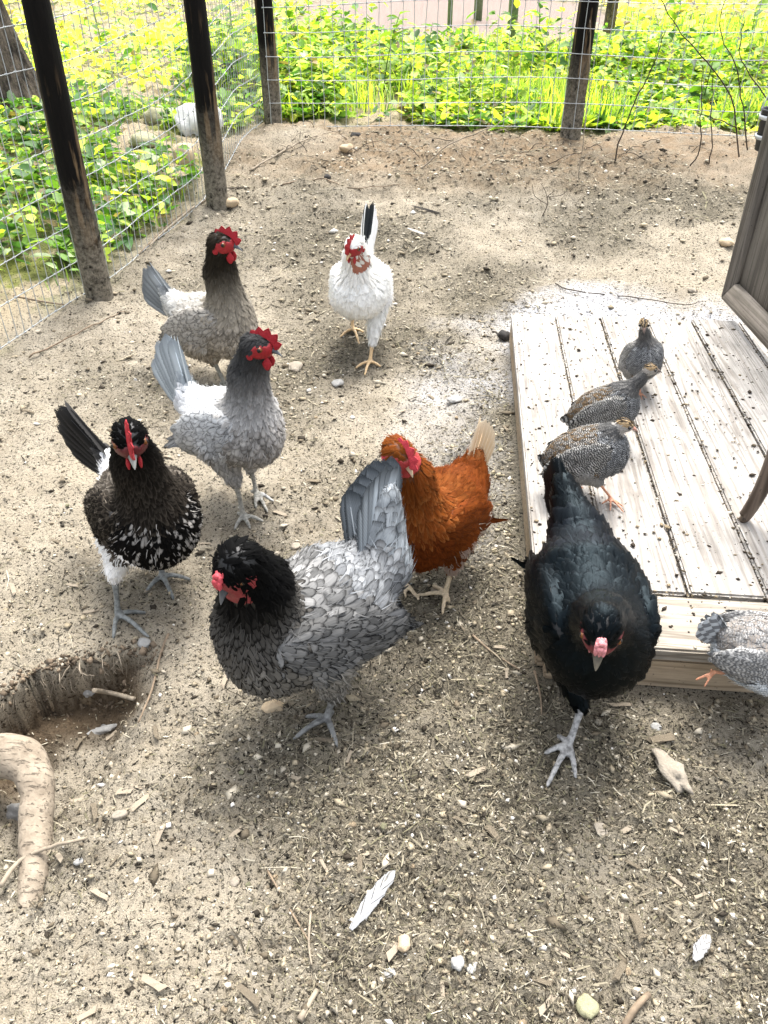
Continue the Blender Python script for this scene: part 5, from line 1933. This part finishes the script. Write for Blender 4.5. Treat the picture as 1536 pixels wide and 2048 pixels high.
def col_speckled(t, l, r, h):
    n = len(l)
    blk = V3(.0018, .0017, .0016)
    if t == 'head': return rep(blk, n), rep(blk * 1.6, n)
    if t == 'neck':
        k = sstep(.10, .22, l[:, 2])
        c = lerp((.010, .008, .006), blk, k); e = lerp((.045, .038, .03), blk * 2, k); return c, e
    if t == 'breast' and n > 0:
        fl = ((l[:, 1] < -.02) & (l[:, 2] < -.035) & (l[:, 0] < .10))[:, None]
        w = (r > .74)[:, None] & (l[:, 2:3] < .07)
        return np.where(fl, V3(.76, .75, .73), np.where(w, V3(.26, .245, .225), V3(.003, .0028, .0026))), np.where(fl, V3(.82, .81, .8), np.where(w, V3(.02, .019, .018), V3(.007, .006, .005)))
    if t in ('belly', 'thigh'):
        dark = ((l[:, 0] > .065) & (r > .25))[:, None]
        return np.where(dark, V3(.03, .028, .026), V3(.78, .77, .74)), np.where(dark, V3(.1, .1, .09), V3(.84, .83, .81))
    if t == 'rump': return rep((.76, .75, .73), n), rep((.84, .83, .82), n)
    if t == 'tailbase': return rep((.05, .048, .046), n), rep((.12, .115, .11), n)
    if t == 'flight': return rep((.03, .026, .021), n), rep((.06, .05, .04), n)
    if t == 'back':
        w = (l[:, 0] < -.05)[:, None]
        return np.where(w, V3(.66, .65, .63), V3(.045, .038, .030)), np.where(w, V3(.75, .74, .73), V3(.17, .15, .125))
    w = (r > .92)[:, None]
    return np.where(w, V3(.15, .13, .105), V3(.008, .0065, .005)), np.where(w, V3(.03, .024, .018), V3(.062, .052, .040))


def col_laced(t, l, r, h):
    n = len(l)
    if t == 'head': return rep((.0014, .0015, .0017), n), rep((.004, .0044, .005), n)
    if t == 'neck':
        k = sstep(.05, .17, l[:, 2] + .4 * (l[:, 0] - .1))
        c = lerp((.085, .080, .072), (.0018, .0018, .0018), k); e = lerp((.006, .0055, .005), (.004, .004, .004), k); return c, e
    if t == 'breast': c = lerp((.165, .155, .138), (.085, .080, .070), r); return c, rep((.006, .0056, .005), n)
    if t in ('belly', 'thigh'): c = lerp((.27, .255, .225), (.12, .113, .10), r); return c, c * .35
    if t == 'rump': c = lerp((.34, .352, .36), (.15, .155, .16), r); return c, c * .28
    if t == 'tailbase': c = lerp((.42, .45, .47), (.22, .24, .255), r); return c, c * .3
    if t == 'back': c = lerp((.29, .288, .28), (.11, .11, .107), r); return c, c * .24
    if t == 'flight': return rep((.10, .103, .106), n), rep((.02, .021, .022), n)
    c = lerp((.19, .188, .182), (.08, .08, .078), r); return c, rep((.018, .018, .018), n)


def col_red(t, l, r, h):
    n = len(l)
    c, e = col_rust(t, l, r, h)
    if t in ('back', 'breast', 'belly', 'thigh', 'wingL', 'wingR', 'rump'):
        w = ((l[:, 2] < .012) & (l[:, 0] < -.02) & (vnoise(l[:, 0] * 24 + 7, l[:, 2] * 24 + l[:, 1] * 10, 9) * 1.3 + r - .5 > .0))[:, None]
        c = np.where(w, V3(.52, .45, .36), c); e = np.where(w, V3(.58, .52, .44), e)
    return c, e


def col_rust(t, l, r, h):
    n = len(l)
    if t == 'head': return rep((0.1544, 0.04284, 0.00816), n), rep((0.2059, 0.06936, 0.01632), n)
    if t == 'neck': c = lerp((0.1685, 0.04488, 0.007344), (0.103, 0.02448, 0.00408), r); return c, lerp((0.2574, 0.09792, 0.02856), (0.1404, 0.03672, 0.00816), r)
    if t == 'breast': c = lerp((0.0936, 0.0204, 0.003672), (0.131, 0.0306, 0.005304), r); return c, c * .6
    if t in ('belly', 'thigh'):
        w = ((vnoise(l[:, 0] * 30 + 3, l[:, 2] * 30 + l[:, 1] * 9, 5) * 1.2 + r - .5 > -.05))[:, None]
        return np.where(w, V3(0.3276, 0.2448, 0.1958), V3(0.1076, 0.02652, 0.005304)), np.where(w, V3(0.365, 0.2856, 0.2448), V3(0.1591, 0.04896, 0.01224))
    if t == 'rump': c = lerp((0.1544, 0.03998, 0.007344), (0.1123, 0.0253, 0.004488), r); return c, c * .7
    if t == 'tailbase': c = lerp((0.2059, 0.0816, 0.02856), (0.1498, 0.0408, 0.00816), r); return c, c * 1.3
    if t == 'flight': return rep((0.09828, 0.02448, 0.004896), n), rep((0.1685, 0.06528, 0.02448), n)
    if t == 'back': c = lerp((0.1404, 0.03468, 0.005712), (0.1778, 0.05304, 0.01142), r); return c, c * .6
    c = lerp((0.1123, 0.0253, 0.00408), (0.1498, 0.03876, 0.007344), r); return c, c * .6


def col_white(t, l, r, h):
    n = len(l)
    if t == 'neck':
        c = lerp((.80, .79, .74), (.70, .68, .62), r); return c, c * 1.03
    if t in ('back', 'rump') and n > 1:
        d = (r > .965)[:, None]
        return np.where(d, V3(.25, .25, .25), V3(.82, .82, .81)), np.where(d, V3(.6, .6, .6), V3(.86, .86, .85))
    return rep((.80, .80, .765), n), rep((.86, .86, .83), n)


def col_black(t, l, r, h):
    n = len(l)
    if t in ('back', 'wingL', 'wingR', 'neck'):
        c = lerp((0.0011, 0.0015, 0.0018), (0.002, 0.003, 0.00375), r); return c, c * 1.8
    if t == 'rump': c = lerp((0.0015, 0.0017, 0.00225), (0.0045, 0.005, 0.007), r); return c, c * 1.6
    return rep((0.0011, 0.0012, 0.0013), n), rep((0.002, 0.0022, 0.0024), n)


def col_keet(t, l, r, h):
    n = len(l)
    if t == 'head':
        ay = np.abs(h[:, 1])
        st = (ay < .005) | ((ay > .010) & (ay < .015) & (h[:, 2] > .006))
        tan = np.where((h[:, 2] > .006)[:, None], V3(0.36, 0.2592, 0.144), V3(0.40, 0.375, 0.34))
        c = np.where((st & (h[:, 2] > 0))[:, None], V3(0.0216, 0.01584, 0.01152), tan); return c, c * .9
    if t == 'neck': c = lerp((0.144, 0.1404, 0.1332), (0.0864, 0.0864, 0.0864), r); return c, c * .55
    if t in ('breast', 'belly'): return rep((0.0252, 0.02592, 0.02736), n), lerp((0.3024, 0.3096, 0.3096), (0.2016, 0.2088, 0.216), r)
    if t == 'thigh': return rep((0.1728, 0.1692, 0.1584), n), rep((0.2376, 0.2304, 0.216), n)
    if t in ('back', 'rump'):
        b = (r > .55)[:, None]
        return np.where(b, V3(0.144, 0.0972, 0.054), V3(0.036, 0.03312, 0.0288)), np.where(b, V3(0.0504, 0.0396, 0.0288), V3(0.2592, 0.2448, 0.2232))
    return rep((0.0252, 0.0252, 0.0252), n), lerp((0.3744, 0.3672, 0.3456), (0.2592, 0.252, 0.2304), r)


def col_keet_pale(t, l, r, h):
    c, e = col_keet(t, l, r, h)
    if t in ('breast', 'belly', 'thigh'): return rep((.42, .45, .47), len(l)), rep((.62, .65, .67), len(l))
    return c * .6 + .14, e * .7 + .16


DARKBEAK = ((.02, .022, .026), (.10, .11, .12))
HORNBEAK = ((.40, .22, .09), (.55, .40, .22))

BIRDS = [
    dict(name='hen', cat='hen', label='brownish grey hen with dark neck, standing alert behind the paler grey hen', seed=1, phi=-38, beta=14, s=1.20, Y=2.76,
         C=(427, 648), head=(443, 487), hdir=(-12, -4), head_fwd=.155, tail=(284, 530), tail_back=.26, col=col_brown_grey, beak=DARKBEAK, leg=(.25, .24, .20),
         tailcol=lambda k, j, r: (V3(.27, .29, .30) * (.7 + .6 * r), V3(.12, .13, .135)), legs=[dict(side=-1, at=(-.60, 2.72, gz(-.60, 2.72)), hock3=(-.03, .02, .085)), dict(side=1, at=(-.52, 2.84, gz(-.52, 2.84)), hock3=(-.03, .02, .085))],
         ruffle=1.0, combtall=.8, neck=1.0, fsize=.85, cand=16000),
    dict(name='hen', cat='hen', label='pale silver grey hen with red upright comb, standing in front of the brownish grey hen', seed=2, phi=-40, beta=16, s=1.10, Y=1.96,
         C=(464, 850), head=(515, 693), hdir=(-14, -6), head_fwd=.155, tail=(331, 662), tail_back=.26, col=col_pale_grey, beak=DARKBEAK, leg=(.33, .32, .28),
         tailcol=lambda k, j, r: (V3(.42, .46, .48) * (.75 + .5 * r), V3(.20, .225, .24)),
         legs=[dict(side=-1, hock=(472, 968), foot=(487, 1038), toes=[(468, 1064), (503, 1062), (530, 1046), (474, 1030)]), dict(side=1, hock=(502, 940), foot=(513, 992), toes=[(537, 1030), (550, 1008), (512, 1022), (500, 985)])],
         ruffle=.9, tailn=14, tailw=.044, combtall=.8, fsize=.85, cand=16000),
    dict(name='hen', cat='hen', label='black speckled hen with white rump and belly, comb flopped to one side', seed=3, phi=-58, beta=16, s=1.14, Y=1.58, kover=dict(breast=(.62, .55, .66, 1), wingL=(.75, .7, .8, 1), wingR=(.75, .7, .8, 1)),
         C=(289, 1020), head=(259, 878), hdir=(-72, -24), head_fwd=.15, tail=(108, 806), tail_back=.26, col=col_speckled, beak=((.05, .055, .06), (.42, .42, .38)), leg=(.20, .21, .20),
         tailcol=lambda k, j, r: (V3(.014, .0135, .013) * (.6 + .9 * r), V3(.04, .039, .038)), fat=1.12, neck=1.0, flop=.5, facecol=(.09, .008, .010), lobe=.7, wattle=.9, face=(.85, .8), spread=26,
         legs=[dict(side=-1, hock=(229, 1155), foot=(238, 1236), toes=[(227, 1283), (302, 1280), (296, 1228), (240, 1215)]), dict(side=1, hock=(318, 1118), foot=(326, 1158), toes=[(289, 1191), (350, 1206), (385, 1162), (322, 1145)])], tailn=12, fsize=.85, cand=16000, combtall=.85),
    dict(name='hen', cat='hen', label='big grey laced hen with black head, walking beside the red brown hen', seed=4, phi=-143, beta=4, s=1.20, Y=1.20, fmat='feather_laced', flights=3, flen=.075,
         C=(612, 1240), head=(474, 1133), hdir=(-128, -38), head_fwd=.175, tail=(770, 905), tail_back=.27, col=col_laced, beak=DARKBEAK, leg=(.20, .20, .19), fat=1.12, neck=1.18,
         tailcol=lambda k, j, r: (V3(.34, .375, .40) * (.6 + .7 * r), V3(.06, .068, .074)), comb='pea', combcol=(.50, .06, .075), facecol=(.20, .02, .025), wattle=.65, lobe=.8, face=(.8, .8),
         legs=[dict(side=1, hock=(668, 1392), foot=(655, 1444), toes=[(584, 1483), (608, 1436), (676, 1500), (668, 1425)], back=.02), dict(side=-1, at=(-.13, 1.30, gz(-.13, 1.30)), hock3=(.03, .02, .085))],
         tailn=14, tailw=.050, spread=13, rump=1.5, covert=.12, covr=.020, fsize=.88, cand=18000, ruffle=.8),
    dict(name='hen', cat='hen', label='red brown hen with cream tail tip, half hidden behind the grey laced hen', seed=5, phi=-122, beta=14, s=1.02, Y=1.60,
         C=(872, 1038), head=(797, 906), hdir=(-48, -30), head_fwd=.13, tail=(974, 826), tail_back=.25, col=col_red, beak=((.36, .20, .11), (.52, .42, .28)), leg=(.60, .48, .32), legmott=.2,
         tailcol=lambda k, j, r: ((V3(.56, .40, .24) if r > .35 else V3(.30, .11, .03)), V3(.66, .54, .38)), combcol=(.62, .05, .07), facecol=(.40, .04, .04),
         legs=[dict(side=-1, hock=(811, 1118), foot=(808, 1172), toes=[(784, 1186), (840, 1205), (812, 1200), (815, 1160)]), dict(side=1, hock=(903, 1140), foot=(891, 1194), toes=[(834, 1194), (884, 1234), (862, 1172), (900, 1210)])], tailn=10, rump=1.45, spread=10, combtall=.85),
    dict(name='hen', cat='hen', label='white hen with a black tail feather and bare red throat, facing forward', seed=6, phi=-93, beta=16, s=1.10, Y=3.08, even=True,
         C=(722, 572), head=(708, 493), hdir=(-118, -22), head_fwd=.15, tail=(742, 398), tail_back=.25, col=col_white, beak=HORNBEAK, leg=(.68, .48, .26), legmott=.15, fat=1.14,
         tailcol=lambda k, j, r: ((V3(.015, .018, .02), V3(.03, .034, .036)) if k in (0, 1, 4) else (V3(.80, .80, .79), V3(.85, .85, .84))), combcol=(.34, .010, .014), facecol=(.28, .012, .014), combtall=.8, wattle=.85,
         naked=lambda l, h, p: (h[:, 2] < -.030) & (h[:, 2] > -.085) & (np.abs(h[:, 1] - .014) < .026) & (h[:, 0] > -.03) & (h[:, 0] < .06),
         bodypaint=lambda c, l, h: np.where(((h[:, 2] < -.022) & (h[:, 2] > -.095) & (np.abs(h[:, 1] - .014) < .032) & (h[:, 0] > -.04) & (h[:, 0] < .07))[:, None], V3(.34, .13, .085), c),
         legs=[dict(side=1, hock=(745, 686), foot=(740, 729), toes=[(709, 739), (729, 753), (763, 736), (744, 720)]), dict(side=-1, hock=(704, 632), foot=(706, 663), toes=[(679, 677), (719, 691), (729, 667), (702, 656)])], tailn=10, spread=8, tent=4, covert=.10),
    dict(name='hen', cat='hen', label='glossy black hen striding off the deck corner, head lowered', seed=7, downlift=1.0, eyesize=.75, phi=-91, beta=2, s=1.17, Y=1.225, fmat='feather_black',
         C=(1180, 1222), head=(1203, 1258), hdir=(-104, -38), head_fwd=.205, dHead=.0, tail=(1107, 905), tail_back=.30, col=col_black, beak=((.012, .014, .016), (.20, .18, .14)), leg=(.36, .355, .34), legmott=.6, fat=1.08, neck=.95, rump=1.4,
         tailcol=lambda k, j, r: (V3(.0025, .003, .0034), V3(.004, .005, .0056)), comb='pea', combcol=(.58, .22, .23), facecol=(.14, .02, .024), wattle=.4, lobe=.4, face=(.85, .8), headscale=1.0,
         legs=[dict(side=-1, hock=(1163, 1412), foot=(1136, 1497), toes=[(1090, 1582), (1152, 1564), (1085, 1511), (1112, 1472)], back=.05), dict(side=1, at=(.50, 1.33, DECK_Z), hock3=(.0, .02, .07), toes3=[(0, -.06, 0), (.03, -.05, 0), (-.03, -.05, 0), (0, .03, 0)], deck=True)], tailn=12, tailw=.045, spread=8, covert=.11),
    dict(name='guinea_keet', cat='guinea keet', label='guinea keet facing forward at the back of the deck', keet=True, seed=11, phi=-94, beta=34, s=.63, Y=2.45, floor=DECK_Z, fmat='feather_keet',
         C=(1283, 716), head=(1287, 648), hdir=(-92, -28), head_fwd=.13, tail=(1310, 722), tail_back=.20, col=col_keet, beak=((.20, .13, .10), (.10, .08, .07)), leg=(.50, .24, .14), legmott=.2,
         tailcol=lambda k, j, r: (V3(.05, .05, .05), V3(.32, .31, .29)), legs=[dict(side=-1, at=(.835, 2.43, DECK_Z), hock3=(0, .03, .08)), dict(side=1, foot=(1279, 790), hock3=(0, .03, .08))], tailn=6, neck=.95, flights=4, cand=9000),
    dict(name='guinea_keet', cat='guinea keet', label='guinea keet with neck stretched forward, behind the striped keet with pink legs', keet=True, seed=12, phi=-12, beta=24, s=.66, Y=2.12, floor=DECK_Z, fmat='feather_keet',
         C=(1206, 815), head=(1302, 738), hdir=(-4, -8), head_fwd=.17, tail=(1120, 848), tail_back=.2, col=col_keet, beak=((.14, .11, .09), (.06, .055, .05)), leg=(.50, .24, .14), legmott=.2,
         tailcol=lambda k, j, r: (V3(.05, .05, .05), V3(.32, .31, .29)), legs=[dict(side=-1, at=(.62, 2.06, DECK_Z), hock3=(-.03, .0, .08)), dict(side=1, at=(.66, 2.16, DECK_Z), hock3=(-.03, 0, .08))], tailn=6, neck=1.0, flights=4, neckbend=-.01, cand=9000),
    dict(name='guinea_keet', cat='guinea keet', label='guinea keet with pink legs walking across the deck planks', keet=True, seed=13, phi=-14, beta=20, s=.72, Y=1.83, floor=DECK_Z, fmat='feather_keet',
         C=(1170, 905), head=(1251, 850), hdir=(-14, -16), head_fwd=.15, tail=(1070, 920), tail_back=.2, col=col_keet, beak=((.45, .22, .16), (.16, .13, .11)), leg=(.62, .29, .17), legmott=.15,
         tailcol=lambda k, j, r: (V3(.05, .05, .05), V3(.32, .31, .29)), fat=1.04,
         legs=[dict(side=-1, hock=(1200, 968), foot=(1220, 1003), toes=[(1249, 1028), (1248, 1016), (1220, 1024), (1202, 1010)], back=.01), dict(side=1, hock=(1136, 950), foot=(1150, 976), toes=[(1168, 979), (1158, 988), (1166, 968), (1140, 972)], back=.0)], tailn=6, flights=4, cand=10000),
    dict(name='guinea_keet', cat='guinea keet', label='pale bellied guinea keet running off the deck front, one leg trailing', keet=True, seed=14, phi=-22, beta=-8, s=.74, Y=1.165, floor=0.0, air=True, fmat='feather_keet',
         C=(1548, 1306), head=(1640, 1290), hdir=(-20, -5), head_fwd=.16, tail=(1410, 1222), tail_back=.2, col=col_keet_pale, beak=((.45, .22, .16), (.16, .13, .11)), leg=(.62, .29, .17), legmott=.15,
         tailcol=lambda k, j, r: (V3(.16, .165, .17), V3(.42, .44, .45)), fat=1.1,
         legs=[dict(side=-1, at=tuple(P(1424, 1352, 1.17)), hock3=(.055, -.005, .022), toes3=[(-.05, -.005, -.018), (-.035, .01, -.03), (-.03, -.03, -.02), (-.012, .0, .025)]), dict(side=1, at=(.87, 1.15, 0.004), hock3=(-.03, 0, .08))], tailn=8, flights=4, cand=10000),
]
for sp in BIRDS:
    build_bird(sp)


# ------------------------------------------------------------------ loose feathers on the ground
def ground_feather(px0, px1, w, c, e, label, seed, lift=.016):
    a = gp(*px0); b = gp(*px1); d = b - a; Ln = np.linalg.norm(d)
    me = quill_mesh('feather', Ln, w, c, e, M['feather_torn'], .03, 0, .4, seed, notch=.6)
    o = add('feather', me, loc=(0, 0, 0), label=label, cat='feather')
    place_local(o, a + [0, 0, lift], basis(d, np.array([0, -.1, 1.0])), np.zeros(3))


ground_feather((702, 1868), (790, 1752), .027, V3(.27, .275, .28), V3(.30, .305, .31), 'white barred feather lying on the foreground dirt', 3)
ground_feather((882, 432), (822, 418), .028, V3(.02, .018, .016), V3(.035, .03, .027), 'curled black feather on the dirt behind the white hen', 4)
ground_feather((815, 462), (850, 476), .02, V3(.4, .39, .37), V3(.4, .39, .37), 'small white feather on the dirt right of the white hen', 5)
ground_feather((1385, 1930), (1415, 1880), .022, V3(.28, .28, .28), V3(.3, .3, .3), 'fluffy torn white feather in the right foreground litter', 6)
